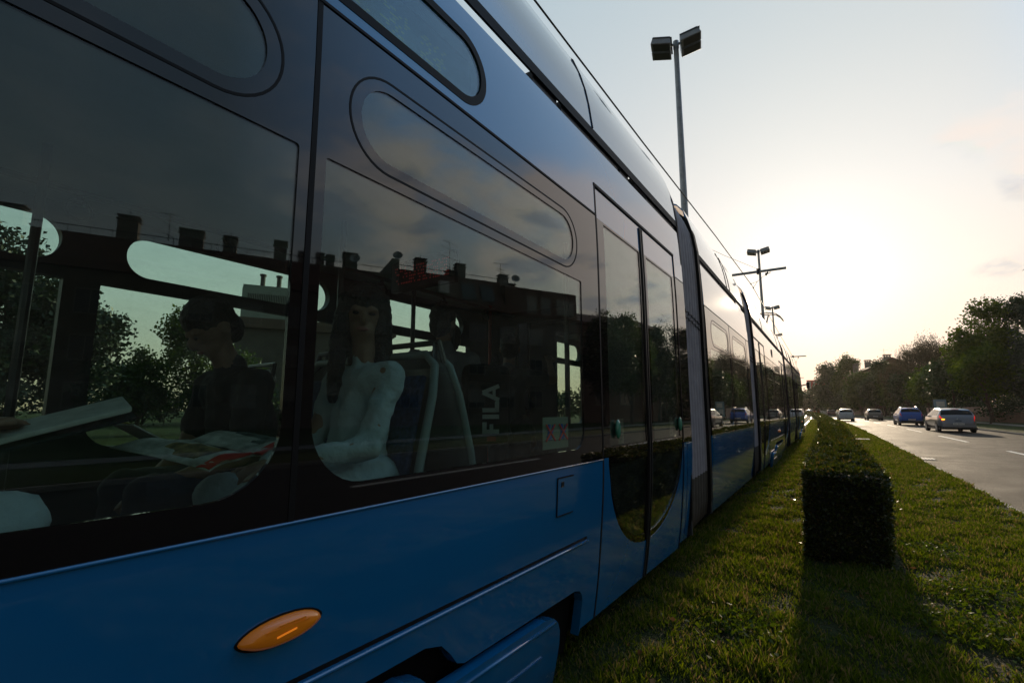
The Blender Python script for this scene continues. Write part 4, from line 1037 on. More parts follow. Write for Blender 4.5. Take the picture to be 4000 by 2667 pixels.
# ---------------------------------------------------------------- lamp posts, wires
def lamp_post(x, y, H_, lab, rz=0, tilt=0):
    t = thing('lamp_post', lab, 'lamp post', (x, y, .1), 'floodlight posts along the tram track')
    k = MB(); k.tube([(x, y, .1), (x, y, H_ * .45), (x, y, H_ - .25)], [.14, .12, .085], 12); k.box(x - .22, x + .22, y - .22, y + .22, .1, .13); k.build('pole', M['galv'], t, smooth=False)
    k = MB(); c, s = math.cos(rz), math.sin(rz)
    Rz = Matrix.Translation((x, y, 0)) @ Matrix.Rotation(rz, 4, 'Z')
    k.tube([Rz @ Vector((-.32, 0, H_ - .12)), Rz @ Vector((.32, 0, H_ - .12))], .045, 8); k.tube([Rz @ Vector((0, 0, H_ - .3)), Rz @ Vector((0, 0, H_ - .02))], .10, 8)
    k.build('crossbar', M['galv'], t)
    for sx in (-1, 1):
        for sy in (-1, 1):
            Mx = Rz @ Matrix.Translation((sx * .47, sy * .235, H_ - .12)) @ Matrix.Rotation(-sx * R(13), 4, 'Y')
            k = MB()
            P = []
            for z, e in ((-.17, .0), (.12, .06)):
                for yy in (-.21 + e * .6, .21 - e * .6):
                    for xx in ((-.34 + e * .3), (.34 - e)): P.append(Mx @ Vector((xx, yy, z)))
            k.hexa(P)
            f = k.build('floodlight', M['galv'], t, bevel=.015)
            k = MB(); k.hexa([Mx @ Vector((xx, yy, z)) for z in (-.182, -.171) for yy in (-.17, .17) for xx in (-.26, .29)]); k.build('lens', M['lampgl'], f)
            k = MB(); k.hexa([Mx @ Vector((xx, yy, z)) for z in (.05, .06) for yy in (-.205, .205) for xx in (-.32, .345)]); k.build('visor', M['dark'], f)
    return t
lamp_post(-3.60, 16.2, 14.35, 'nearest and tallest-looking floodlight post rising behind the tram roof', R(12))
lamp_post(-3.92, 42.8, 14.3, 'second floodlight post along the track, seen behind the wire crossarm', R(4))
lamp_post(-5.05, 67.0, 14.1, 'third floodlight post along the track, above the pantograph', R(0))
lamp_post(-6.5, 91, 13.95, 'fourth floodlight post, just showing over the tram roof', R(0))
def crossarm(x, y, z, half, lab, pull=None, span=None, rz=0):
    t = thing('wire_crossarm', lab, 'crossarm', (x, y, z), 'crossarms carrying the overhead wire')
    Mx = Matrix.Translation((x, y, z)) @ Matrix.Rotation(rz, 4, 'Z')
    k = MB(); k.tube([Mx @ Vector((-half, 0, 0)), Mx @ Vector((half, 0, 0))], .045, 8); k.build('arm', M['galv'], t)
    k = MB(); k.tube([Mx @ Vector((0, 0, -.09)), Mx @ Vector((0, 0, .10))], .06, 8); k.build('clamp', M['dark'], t)
    if pull:
        a = Mx @ Vector((half * .42, 0, -.03)); px, py, pz = pull; k = MB()
        mid = a.lerp(Vector(pull), .22)
        k.tube([a, a + Vector((0, 0, -.07)), mid], .012, 6); k.ell(mid, (.03, .03, .06)); k.ell(mid.lerp(a, .4), (.025, .025, .045)); k.build('insulator', M['dark'], t)
        k = MB(); j = mid.lerp(Vector(pull), .62)
        k.tube([mid, j], .007, 5); k.tube([j, (px, py - .3, pz)], .007, 5); k.tube([j, (px, py + .3, pz)], .007, 5)
        k.ell((px, py - .3, pz), (.025, .04, .025)); k.ell((px, py + .3, pz), (.025, .04, .025)); k.build('bridle', M['wire'], t)
    if span:
        k = MB(); k.tube([(x, y, z + .08), Vector((x, y, z + .08)).lerp(Vector(span), .5) + Vector((0, 0, -.03)), span], .006, 5); k.build('span_wire', M['wire'], t)
    return t
crossarm(-1.67, 17.8, 5.98, .82, 'near metal crossarm over the tram roof with its pull-off wire', (-1.86, 17.5, 5.45), (-3.52, 16.2, 7.0))
crossarm(-2.35, 48.5, 5.98, .98, 'second crossarm farther along the track', (-2.15, 48.2, 5.45), (-4.0, 42.8, 7.0))
crossarm(-3.75, 84, 6.15, .85, 'farthest small crossarm above the front of the tram', (-3.6, 83.8, 5.5), (-5.1, 67.0, 7.0))
k = MB(); k.tube([(-2.62, -12, 5.52), (-2.3, 0, 5.50), (-2.12, 7, 5.47), (-1.97, 12, 5.46), (-1.86, 17.5, 5.45), (-2.0, 30, 5.46), (-2.15, 48.2, 5.45), (-2.9, 67, 5.5), (-3.6, 83.8, 5.5), (-7.5, 130, 5.6)], .011, 6)
tag(k.build('contact_wire', M['wire']), 'dark overhead contact wire running along above the tram roof', 'overhead wire')
# ---------------------------------------------------------------- cars
def cat_interp(xs, x):
    for i in range(len(xs) - 1):
        if x <= xs[i + 1] or i == len(xs) - 2: return i, min(max((x - xs[i]) / (xs[i + 1] - xs[i]), 0), 1)
class CarShape:
    def __init__(s, L, W, H, kind):
        f = H / 1.5
        if kind == 'suv':
            tp = [(0, .62), (.03, .74), (.07, .98), (.16, 1.10), (.36, 1.36), (.50, 1.47), (1.0, 1.52), (2.0, 1.54), (2.5, 1.48), (3.15, 1.13), (3.5, 1.05), (3.9, .95), (4.05, .70), (4.1, .55)]
        elif kind == 'mini':
            tp = [(0, .60), (.03, .72), (.07, .95), (.14, 1.04), (.34, 1.33), (.46, 1.44), (1.0, 1.49), (1.8, 1.50), (2.4, 1.43), (3.05, 1.08), (3.4, 1.0), (3.75, .90), (3.95, .66), (4.0, .5)]
        else:
            tp = [(0, .60), (.04, .70), (.09, .93), (.18, 1.03), (.38, 1.28), (.53, 1.41), (1.1, 1.48), (2.0, 1.50), (2.6, 1.44), (3.35, 1.08), (3.7, 1.0), (4.15, .88), (4.37, .68), (4.42, .5)]
        sc = L / tp[-1][0]; s.L = L; s.ys = [a * sc for a, _ in tp]; rows = []
        for y0, z in tp:
            y = y0 * sc; u = y / L; w = W / 2
            e = min(1, (.80 + .20 * min(1, u / .07)) if u < .07 else (1 - max(0, (u - .84) / .16) ** 1.6 * .34)); w *= e
            zb = .30 if .06 < u < .94 else .36; z = z * f
            bl = min(z - .03, (1.00 - .10 * u) * f); g = z - bl
            wr = w * (.95 if g < .08 else max(.66, .93 - (g - .08) * .60))
            rows.append([(0, zb), (w * .80, zb), (w * .965, zb + .10), (w, (zb + bl) / 2 + .06), (w * .965, bl), (wr + (w - wr) * .12, z - .05 * min(1, g / .3) - .005), (wr * .80, z - .002), (0, z + .012)])
        s.rows = rows
    def pt(s, y, t, sx=1, o=0):
        def ev(y, t):
            i, f = cat_interp(s.ys, y); j = min(int(t), 6); g = t - j
            R4 = [s.rows[max(0, min(len(s.rows) - 1, i + d))] for d in (-1, 0, 1, 2)]
            def cr(a, b, c, d, u): return .5 * (2 * b + (c - a) * u + (2 * a - 5 * b + 4 * c - d) * u * u + (3 * b - a - 3 * c + d) * u ** 3)
            P = []
            for r in R4:
                q = [r[max(0, min(7, j + d))] for d in (-1, 0, 1, 2)]
                if j == 0: q[0] = q[1]
                if j == 6: q[3] = (-q[1][0], q[1][1])
                P.append([cr(q[0][k], q[1][k], q[2][k], q[3][k], g) * .6 + (q[1][k] * (1 - g) + q[2][k] * g) * .4 for k in (0, 1)])
            return [P[1][k] * (1 - f) + P[2][k] * f if abs(i) < 1 else cr(P[0][k], P[1][k], P[2][k], P[3][k], f) * .5 + (P[1][k] * (1 - f) + P[2][k] * f) * .5 for k in (0, 1)]
        x, z = ev(y, t); p = Vector((x * sx, y, z))
        if o:
            e = .02; a = ev(min(y + e, s.L), t); b = ev(max(y - e, 0), t); c = ev(y, min(t + e, 7)); d = ev(y, max(t - e, 0))
            ty = Vector((a[0] - b[0], min(y + e, s.L) - max(y - e, 0), a[1] - b[1])); tt = Vector((c[0] - d[0], 0, c[1] - d[1]))
            n = ty.cross(tt).normalized()
            if n.dot(Vector((1, 0, .6)) if x > .05 else Vector((0, 0, 1))) < 0: n = -n
            p += Vector((n.x * sx, n.y, n.z)) * o
        return p
def carpatch(sh, y0, y1, t0, t1, sx, o, n=8, m=5, shape=None):
    vs = []; fs = []
    for i in range(n + 1):
        for j in range(m + 1):
            y = y0 + (y1 - y0) * i / n; t = t0 + (t1 - t0) * j / m
            if shape: y = shape(i / n, j / m)
            vs.append(sh.pt(y, t, sx, o))
    for i in range(n):
        for j in range(m): a = i * (m + 1) + j; fs.append((a, a + 1, a + m + 2, a + m + 1))
    return vs, fs
def make_car(label, cat, paint, kind, L, W, H, loc, rz, lit=False, plate=True, rails=False):
    sh = CarShape(L, W, H, kind); root = thing('car', label, cat, (0, 0, 0), 'cars driving away on the road')
    gl = M['carglass']
    NY, NT = 44, 28; b = MB(); vs = []
    yy = [L * (i / NY) ** 1.35 for i in range(NY + 1)]
    for y in yy:
        for j in range(NT + 1): vs.append(sh.pt(y, 7 * j / NT, 1))
        for j in range(NT - 1, 0, -1): vs.append(sh.pt(y, 7 * j / NT, -1))
    K = 2 * NT; fs = [(i * K + j, i * K + (j + 1) % K, (i + 1) * K + (j + 1) % K, (i + 1) * K + j) for i in range(NY) for j in range(K)]
    vs += [(0, -.02, .5), (0, L + .02, .45)]; c0 = (NY + 1) * K
    fs += [((j + 1) % K, j, c0) for j in range(K)] + [(NY * K + j, NY * K + (j + 1) % K, c0 + 1) for j in range(K)]
    b.add(vs, fs); body = b.build('body', paint, root, True, False)
    md = body.modifiers.new('e', 'EDGE_SPLIT'); md.split_angle = R(48)
    yr = sh.ys
    # side glass, pillars between
    ya, yb = yr[4] + .10, yr[9] - .10
    cuts = [ya, ya + (yb - ya) * .20, ya + (yb - ya) * .56, yb]
    for sx in (-1, 1):
        for q in range(3):
            g0, g1 = cuts[q] + .03, cuts[q + 1] - .03
            f0 = .25 if q == 0 else 0; f1 = .42 if q == 2 else 0
            v, f = carpatch(sh, g0, g1, 4.12, 4.88, sx, .006, 8, 5, lambda a, c, g0=g0, g1=g1, f0=f0, f1=f1: (g0 + f0 * c) + ((g1 - f1 * c) - (g0 + f0 * c)) * a)
            mesh_obj('side_window', v, f, gl, root, True, False)
    v1, f1 = carpatch(sh, yr[3] + .03, yr[5] - .08, 5.35, 7, 1, .007, 8, 8); v2, f2 = carpatch(sh, yr[3] + .03, yr[5] - .08, 5.35, 7, -1, .007, 8, 8)
    k = MB(); k.add(v1, f1); k.add(v2, f2); k.build('rear_window', gl, root, True, False)
    v1, f1 = carpatch(sh, yr[8] + .12, yr[9] - .02, 5.25, 7, 1, .007, 8, 8); v2, f2 = carpatch(sh, yr[8] + .12, yr[9] - .02, 5.25, 7, -1, .007, 8, 8)
    k = MB(); k.add(v1, f1); k.add(v2, f2); k.build('windscreen', gl, root, True, False)
    # lights
    for sx in (-1, 1):
        v, f = carpatch(sh, yr[1] + .01, yr[3] + .06, 3.55, 4.95, sx, .012, 6, 6)
        tl = mesh_obj('tail_light', v, f, M['tail_on'] if lit else M['tail'], root, True, False)
        if lit and sx == -1:
            k = MB(); k.ell((sx * W * .385, .02, .80), (.085, .04, .035)); k.build('turn_signal', M['amber_on'], tl, True, False)
        v, f = carpatch(sh, L * .955, L * .995, 3.9, 4.8, sx, .01, 4, 4); mesh_obj('headlight', v, f, M['headl'], root, True, False)
    k = MB(); k.box(-W * .44, W * .44, -.035, .10, .30, .44); k.build('bumper', M['plastic'] if kind == 'suv' else paint, root, False, False, bevel=.03)
    k = MB(); k.box(-W * .36, W * .36, -.045, .06, .27, .335); k.build('diffuser', M['plastic'], root, False, False, bevel=.01)
    if plate:
        k = MB(); k.box(-.26, .26, -.052, -.03, .47, .585); pl = k.build('number_plate', M['platew'], root, False, False)
        tx = bpy.data.curves.new('t', 'FONT'); tx.body = 'ZG 767-LG' if plate is True else plate; tx.size = .105; tx.align_x = 'CENTER'; tx.align_y = 'CENTER'; tx.extrude = .001
        to = bpy.data.objects.new('t', tx); col.objects.link(to); dg = bpy.context.evaluated_depsgraph_get(); me = bpy.data.meshes.new_from_object(to.evaluated_get(dg)); bpy.data.objects.remove(to)
        me.materials.clear(); me.materials.append(M['rubber']); po = link('plate_text', me, pl); po.location = (0, -.0545, .527); po.rotation_euler = (R(90), 0, 0)
    k = MB(); k.ell((0, .045, .83), (.055, .02, .035)); k.build('badge', M['chrome'], root, True, False)
    k = MB(); k.box(-.16, .16, .03, .10, .70, .735); k.build('tailgate_handle', M['plastic'], root, False, False)
    k = MB(); k.box(-W / 2 + .03, W / 2 - .03, .15, L - .2, .18, .30); k.build('sill', M['plastic'], root, False, False)
    k = MB(); p_ = sh.pt(yr[3] + .05, 7, 1); k.tube([(.0, p_.y - .02, p_.z + .02), (.30, p_.y + .06, p_.z + .06)], .012, 5); k.build('wiper', M['plastic'], root, False, False)
    k = MB(); p_ = sh.pt(yr[5] - .04, 7, 1); k.box(-.18, .18, p_.y - .03, p_.y + .03, p_.z + .004, p_.z + .03); k.build('brake_light', M['tail'], root, False, False)
    for sx in (-1, 1):
        k = MB(); k.ell((sx * (W / 2 + .07), yr[9] - .35, 1.02 * H / 1.5), (.11, .06, .075)); k.tube([(sx * (W / 2 - .05), yr[9] - .33, .97 * H / 1.5), (sx * (W / 2 + .04), yr[9] - .34, 1.0 * H / 1.5)], .02, 6); k.build('mirror', M['plastic'] if kind != 'mini' else paint, root, True, False)
    if rails:
        for sx in (-1, 1):
            k = MB(); k.tube([(sx * .56, .55, 1.50 * H / 1.5), (sx * .56, .68, 1.575 * H / 1.5), (sx * .56, 2.1, 1.60 * H / 1.5), (sx * .56, 2.25, 1.50 * H / 1.5)], .025, 6); k.build('roof_rail', M['chrome'], root, True, False)
    # wheels with dark arches
    for yw in (.82, L - .86):
        for sx in (-1, 1):
            k = MB(); k.lathe([(0, 0), (.375, 0), (.375, .012), (0, .012)], (sx * (W / 2 - .006) - (.006 if sx < 0 else .006), yw, .34), 'x', 24); k.build('wheel_arch', M['plastic'], root, False, False)
            k = MB(); a = sx * (W / 2 - .19); c_ = sx * (W / 2 + .012)
            x0_, x1_ = min(a, c_), max(a, c_)
            k.lathe([(0, x0_), (.29, x0_), (.315, x0_ + .02), (.315, x1_ - .02), (.29, x1_), (.22, x1_), (.21, x1_ - sx * .0 - .02), (0, x1_ - .03)] if sx > 0 else [(0, x0_ + .03), (.21, x0_ + .02), (.22, x0_), (.29, x0_), (.315, x0_ + .02), (.315, x1_ - .02), (.29, x1_), (0, x1_)], (0, yw, .315), 'x', 28)
            wh = k.build('wheel', M['tyre'], root, True, False); md = wh.modifiers.new('e', 'EDGE_SPLIT'); md.split_angle = R(40)
            k = MB(); xo = sx * (W / 2 + .004)
            for q in range(5):
                t = q * 2 * math.pi / 5 + .3
                k.tube([(xo, yw + .04 * math.cos(t), .315 + .04 * math.sin(t)), (xo, yw + .2 * math.cos(t), .315 + .2 * math.sin(t))], .022, 5)
            k.lathe([(.185, -.008), (.215, -.008), (.215, .008), (.185, .008)], (xo, yw, .315), 'x', 24); k.lathe([(0, -.01), (.05, -.01), (.05, .012), (0, .012)], (xo, yw, .315), 'x', 12)
            k.build('rim', M['alloy'], wh, False, False)
    root.location = (*loc, 0); root.rotation_euler = (0, 0, R(rz))
    return root
M['carglass'] = mat('car_glass', (.010, .012, .012), .05, 0, .25)
M['tail'] = mat('tail_lens', (.35, .01, .01), .15, 0, .6, .5)
M['tail_on'] = mat('tail_lens_lit', (.5, .01, .01), .15, 0, .6, .5, emit=(1, .03, .02), es=.55)
M['amber_on'] = mat('amber_signal_lit', (.9, .4, .02), .2, emit=(1, .42, .02), es=3.5)
M['headl'] = mat('headlight_lens', (.5, .5, .5), .1, .3)
M['plastic'] = mat('black_plastic', (.02, .02, .02), .5)
M['tyre'] = mat('tyre', (.018, .018, .018), .8)
M['alloy'] = mat('alloy', (.35, .35, .36), .3, .9)
M['platew'] = mat('plate_white', (.6, .6, .58), .5)
def paint(n, c, metal=.5, r=.3): return mat(n, c, r, metal, .5, .9)
PS = paint('silver_paint', (.20, .21, .235)); PB = paint('bright_blue_paint', (.006, .075, .36), .3); PG = paint('beige_grey_paint', (.16, .145, .125)); PW = paint('white_paint', (.40, .41, .43), .0); PD = paint('dark_red_paint', (.06, .008, .012), .2)
make_car('silver hatchback with glowing tail lights and left indicator on', 'car', PS, 'hatch', 4.42, 1.82, 1.50, (6.50, 39.9), 3.2, lit=True)
make_car('bright blue hatchback with roof rails, beside the silver one', 'car', PB, 'suv', 4.1, 1.76, 1.56, (6.06, 56.2), 2.4, rails=True, plate='ZG 318-TK')
make_car('greyish beige hatchback, third on the right lane', 'car', PG, 'mini', 4.1, 1.74, 1.50, (5.05, 82.0), 3.4, plate='ZG 552-D')
make_car('white hatchback in the left lane, nearest the hedge', 'car', PW, 'mini', 4.0, 1.68, 1.54, (1.70, 75.2), 3.2, plate='ZG 109-R')
make_car('dark red hatchback ahead of the white one', 'car', PD, 'mini', 4.0, 1.7, 1.5, (.25, 139), 5.5, plate=False)
make_car('small far white car showing above the hedge beside the tram front', 'car', PW, 'hatch', 4.3, 1.76, 1.5, (-5.0, 166), 7, plate=False)

# ---------------------------------------------------------------- trees
def tree(name, label, x, y, h, r, n, leafL, m, trunk_h=None, lumps=9, style='round', group=None, seed=0, tw=.2, squash=1.0):
    rg = np.random.default_rng(seed + 100); t = thing(name, label, 'tree', (x, y, .1), group)
    th = trunk_h if trunk_h is not None else h * .28
    k = MB(); top = h * .8
    k.tube([(x, y, .05), (x + .1, y, th * .5), (x - .05, y + .1, th), (x, y, top)], [tw, tw * .8, tw * .65, tw * .12], 9)
    C = []; Rr = []
    if style == 'cone':
        nl = 11
        for i in range(nl):
            f = i / (nl - 1); z = th + (h - th) * f ** .9; rad = r * (1 - f) ** .8 + .25
            for q in range(5 if f < .85 else 2):
                a = rg.uniform(0, 6.28); C.append((x + math.cos(a) * rad * .55, y + math.sin(a) * rad * .55, z - rad * .12)); Rr.append((rad * .62, rad * .62, max(.35, rad * .28)))
    else:
        cz = (h + th) / 2; hz_ = (h - th) / 2
        C.append((x, y, cz)); Rr.append((r * .72, r * .72, hz_ * .8))
        for i in range(lumps):
            a = i * 2.4 + rg.uniform(-.4, .4); f = rg.uniform(-.75, .95); rad = r * math.sqrt(max(.08, 1 - f * f * .9)) * rg.uniform(.5, .72)
            s_ = r * rg.uniform(.26, .44); C.append((x + math.cos(a) * rad, y + math.sin(a) * rad, cz + f * (hz_ - s_ * .75))); Rr.append((s_, s_, s_ * .85 * squash))
        C.append((x + rg.uniform(-.2, .2) * r, y, h - r * .26)); Rr.append((r * .3, r * .3, r * .28))
    for c in C[:9]:
        k.tube([(x, y, min(c[2] - .2, max(th * .85, c[2] - r * .9))), ((x + c[0]) / 2, (y + c[1]) / 2, c[2] - r * .22), c], [tw * .42, tw * .28, tw * .08], 6)
    k.build('trunk', M['bark'], t)
    C = np.array(C); Rr = np.array(Rr); w = (Rr[:, 0] * Rr[:, 1] + Rr[:, 0] * Rr[:, 2]); w /= w.sum()
    nt_w = max(60, n // 14); ci = rg.choice(len(C), nt_w, p=w); d = unit(rg.normal(size=(nt_w, 3))); rad = rg.uniform(.45, 1.08, nt_w) ** .55
    TWG = C[ci] + d * Rr[ci] * rad[:, None]
    TWG = TWG[TWG[:, 2] > th * .75]
    gi = rg.integers(0, len(TWG), n); sp = leafL * 1.25
    if style == 'weep':
        P = TWG[gi] + rg.normal(size=(n, 3)) * np.array([sp * .55, sp * .55, sp * 2.0]) - np.array([0, 0, sp]); D = rg.normal(size=(n, 3)) * .3 + np.array([0, 0, -1.])
    elif style == 'cone':
        P = TWG[gi] + rg.normal(size=(n, 3)) * sp * np.array([1, 1, .45]); out = P - np.array([x, y, 0]); out[:, 2] = -.25 * np.abs(out[:, 0]); D = unit(out) + rg.normal(size=(n, 3)) * .5
    else:
        P = TWG[gi] + rg.normal(size=(n, 3)) * sp * .8; D = rg.normal(size=(n, 3)) + np.array([0, 0, .1])
    wdt = leafL * (.28 if style in ('weep', 'cone') else .7)
    np_mesh('crown', leaves(P, D, leafL * rg.uniform(.6, 1.3, n), wdt * rg.uniform(.7, 1.3, n)), 4, m, t)
    return t
GR = 'trees along the right side of the road'
tree('conifer', 'dark tall conifer at the right edge of the view', 17.0, 61, 14.2, 4.2, 13000, .30, M['needle'], 1.5, style='cone', group=GR, seed=1, tw=.25)
tree('maple_tree', 'sunlit green maple with jagged top, left of the dark conifer', 13.6, 68, 12.6, 3.0, 15000, .27, M['leafyl'], 2.2, 14, group=GR, seed=2)
tree('maple_tree', 'dense green maple pressed against the dark conifer', 16.8, 70, 12.9, 3.6, 14000, .27, M['leafdk'], 2.2, 14, group=GR, seed=3)
tree('weeping_tree', 'big bronze-green weeping tree with a rounded top', 13.7, 97, 12.8, 4.6, 26000, .26, M['leafbr'], 2, 10, 'weep', GR, 4, .3)
tree('weeping_tree', 'lower bronze-green weeping tree joined to the left of the big one', 10.9, 104, 11.6, 3.6, 17000, .26, M['leafbr'], 1.6, 8, 'weep', GR, 5, .25)
tree('lime_tree', 'dark bushy tree between the brown roof and the weeping trees', 8.9, 120, 10.9, 4.0, 13000, .36, M['leafdk'], 1.5, 10, group=GR, seed=6)
tree('chestnut_tree', 'far tall chestnut tree with an open upper crown', 5.2, 185, 18.2, 4.4, 13000, .50, M['leaf'], 3, 14, group=GR, seed=7, tw=.35)
tree('chestnut_tree', 'far rounded tree left of the tall chestnut', 1.0, 195, 17.2, 6.2, 15000, .50, M['leafdk'], 2, 10, group=GR, seed=8, tw=.3)
tree('lime_tree', 'green tree in front of the brown roof', 6.2, 140, 9.9, 4.2, 11000, .42, M['leaf'], 1.5, 10, group=GR, seed=9, tw=.3)
for i, (x, y, h, r) in enumerate(((-9.5, 245, 9.5, 6), (-15, 255, 8.5, 6), (-4.5, 235, 9.0, 6), (.5, 230, 9.5, 6), (-22, 270, 9, 7), (-32, 280, 11, 8))):
    tree('distant_tree', ['hazy tree closing the road view beside the tram front', 'low distant tree partly behind the tram front', 'distant tree under the red and white building', 'distant tree left of the chestnuts', 'distant tree hidden beyond the tram', 'farthest tree beyond the tram'][i], x, y, h, r, 3500, .8, M['leafdk'], 1, 8, group='distant trees', seed=20 + i, tw=.3)
SL = ['street tree nearest the camera, tall over the low wall at the right edge'] + ['small street tree, number %s from the camera end of the row on the right verge' % w for w in ('two', 'three', 'four', 'five', 'six', 'seven', 'eight', 'nine', 'ten', 'eleven')] + ['farthest street tree of the row on the right verge']
for i, y in enumerate((54, 62, 70, 79, 88, 97, 107, 118, 130, 144, 160, 180)):
    x = 12.2 + CX_(y) + (.8 if i % 3 == 1 else 0) * (1 if y < 100 else .3)
    if i == 0: x = 15.2
    tree('street_tree', SL[i], x, y, 6.3 + (i * 37 % 10) * .14, 2.3 + .25 * (i % 3), 4200, .22 + y * .0011, [M['leaf'], M['leafdk'], M['leafyl']][(i * 2) % 3], 2.0, 8, group='street trees on the right verge', seed=40 + i, tw=.09)
for i, (x, y, h, r) in enumerate(((20.5, 78, 8.5, 4.5), (17.5, 90, 8, 4), (14.5, 112, 8, 4.2), (13, 128, 8.5, 4.5), (7.5, 165, 9, 5), (4.5, 178, 8, 4.5), (1.4, 212, 10, 5.5))):
    tree('background_tree', ['bushy tree behind the conifer', 'dark tree filling behind the weeping trees', 'dark low tree under the weeping crown', 'dark low tree before the house with the brown roof', 'low tree under the chestnut', 'low bushy tree left of the roof', 'low tree at the bend'][i], x, y, h, r, 6000, .38, M['leafdk'] if i % 2 else M['leaf'], .8, 9, group='background trees right of the road', seed=60 + i, tw=.2)
# shrubs along the back of the verge
for i in range(9):
    y = 58 + i * 13; x = 17.0 + CX_(y) - i * .25
    tree('shrub', 'dark shrub number row at the back of the right verge', x, y, 2.1 + (i % 3) * .35, 2.6, 2200, .24, M['leafdk'], .1, 6, group='shrubs at the back of the verge', seed=80 + i, tw=.05)['label'] = 'dark low shrub at the back of the right verge'
# trees whose reflection shows in the tram doors, standing right of the view
for i, (x, y, h, r) in enumerate(((13.4, 34.2, 8.9, 2.3), (14.2, 41.5, 10.1, 2.5), (14.1, 48.6, 9.9, 1.6), (26, 8, 4, 2.4))):
    tree('verge_tree', ['tree at the corner of the grey apartment block', 'tree right of the road beyond the apartment block', 'tree right of the road next to the conifer', 'low bush before the apartment block'][i], x, y, h, r, 13000 if i < 3 else 2500, .2, M['leafdk'] if i != 1 else M['leaf'], 2 if i < 3 else .3, 12, group='trees outside the view, mirrored in the tram', seed=100 + i, tw=.2)
# across the tracks, seen through the tram windows
def polar(az, d): return -math.sin(R(az)) * d, math.cos(R(az)) * d
def pine(lab, az, d, h, r, n, seed): 
    x, y = polar(az, d); return tree('pine_tree', lab, x, y, h, r, n, .20, M['needle'], 1.2, 16, group='pines across the track', seed=seed, tw=.2)
pine('dark pine seen through the leftmost tram windows', 80.0, 27, 8.3, 2.5, 14000, 201)
pine('dark pine whose right edge shows beside the window pillar', 75.6, 27, 6.4, 1.9, 10000, 202)
pine('tall dark pine beyond the left picture edge', 86.5, 27, 9.4, 3.2, 9000, 203)
for lab, az, d, h, r, m_, sd in (('feathery green birch behind the reading man', 66.4, 30, 6.9, 2.0, 'leafyl', 205), ('green bushy tree left of the birch', 70.6, 31, 4.4, 1.5, 'leaf', 206), ('low green tree right of the birch', 62.5, 32, 4.6, 1.8, 'leaf', 207)):
    x, y = polar(az, d); tree('birch_tree', lab, x, y, h, r, 9000, .17, M[m_], .8, 12, group='leafy trees across the track', seed=sd, tw=.12)
for i in range(16):
    az = 84 - i * 4.6; x, y = polar(az, 48 + (i * 7) % 5); tree('bush', 'low bush across the track', x, y, 3.2 + (i % 3) * .35, 3.2, 1800, .32, M['leafdk'], .2, 6, group='low bushes across the track', seed=220 + i, tw=.06)
# ---------------------------------------------------------------- buildings
M['render'] = mat('grey_render', (.11, .09, .07), .9, noise_s=.8, noise_a=.22)
M['brownwall'] = mat('brown_wall', (.14, .085, .06), .9, noise_s=1.2, noise_a=.2)
M['rooftile'] = mat('roof_tile', (.10, .05, .035), .85, noise_s=4, noise_a=.3)
M['winpane'] = mat('building_pane', (.03, .035, .04), .08, 0, .6)
M['blind'] = mat('roller_blind', (.17, .16, .14), .7, noise_s=12, noise_a=.1)
M['chim'] = mat('chimney_plaster', (.20, .18, .155), .9, noise_s=5, noise_a=.25)
M['redwall'] = mat('red_cladding', (.48, .06, .05), .7)
M['whitewall'] = mat('white_cladding', (.55, .52, .50), .7)
AX, AY = 19.7, 46.8; DX, DY = .45076, -.89264; NX, NY_ = .89264, .45076
def F(t, z, dep=0): return Vector((AX + DX * t + NX * dep, AY + DY * t + NY_ * dep, z))
def fbox(k, t0, t1, z0, z1, d0, d1): return k.hexa([F(t, z, d) for z in (z0, z1) for t in (t0, t1) for d in (d0, d1)])
ap = thing('apartment_block', 'long grey apartment block with mansard roof, chimneys and antennas, mirrored in the tram', 'building', (30, 25, .1))
k = MB()
fbox(k, 2.9, 62, .1, 10.6, 0, 12); k.build('wall', M['render'], ap)
k = MB()
def prism(k, t0, t1, prof):
    n = len(prof); vs = [F(t, z, d) for t in (t0, t1) for d, z in prof]
    k.add(vs, [(i, (i + 1) % n, n + (i + 1) % n, n + i) for i in range(n)] + [tuple(range(n)), tuple(range(2 * n - 1, n - 1, -1))])
prism(k, 11.3, 22.15, [(-.25, 10.6), (-.2, 11.2), (.9, 13.9), (2, 14.05), (12, 14.05), (12, 10.6)])
prism(k, 2.9, 11.25, [(-.1, 10.6), (-.1, 13.35), (.4, 13.55), (12, 13.6), (12, 10.6)])
prism(k, 22.2, 62, [(-.25, 10.6), (-.2, 11.2), (.9, 13.3), (2, 13.6), (6, 14.6), (12, 10.6)])
rf = k.build('roof', M['rooftile'], ap)
k = MB(); fbox(k, 21.6, 22.2, 10.6, 14.45, -.2, 6); k.build('parapet', M['chim'], ap)
k = MB(); k.tube([F(62, 13.75, .8), F(22.3, 13.75, .8)], .03, 5); k.tube([F(21.5, 14.25, .8), F(11.4, 14.25, .8)], .03, 5)
for i in range(34): k.tube([F(22.6 + i * 1.18, 13.3, .8), F(22.6 + i * 1.18, 13.75, .8)], .02, 4)
k.build('snow_rail', M['dark'], ap)
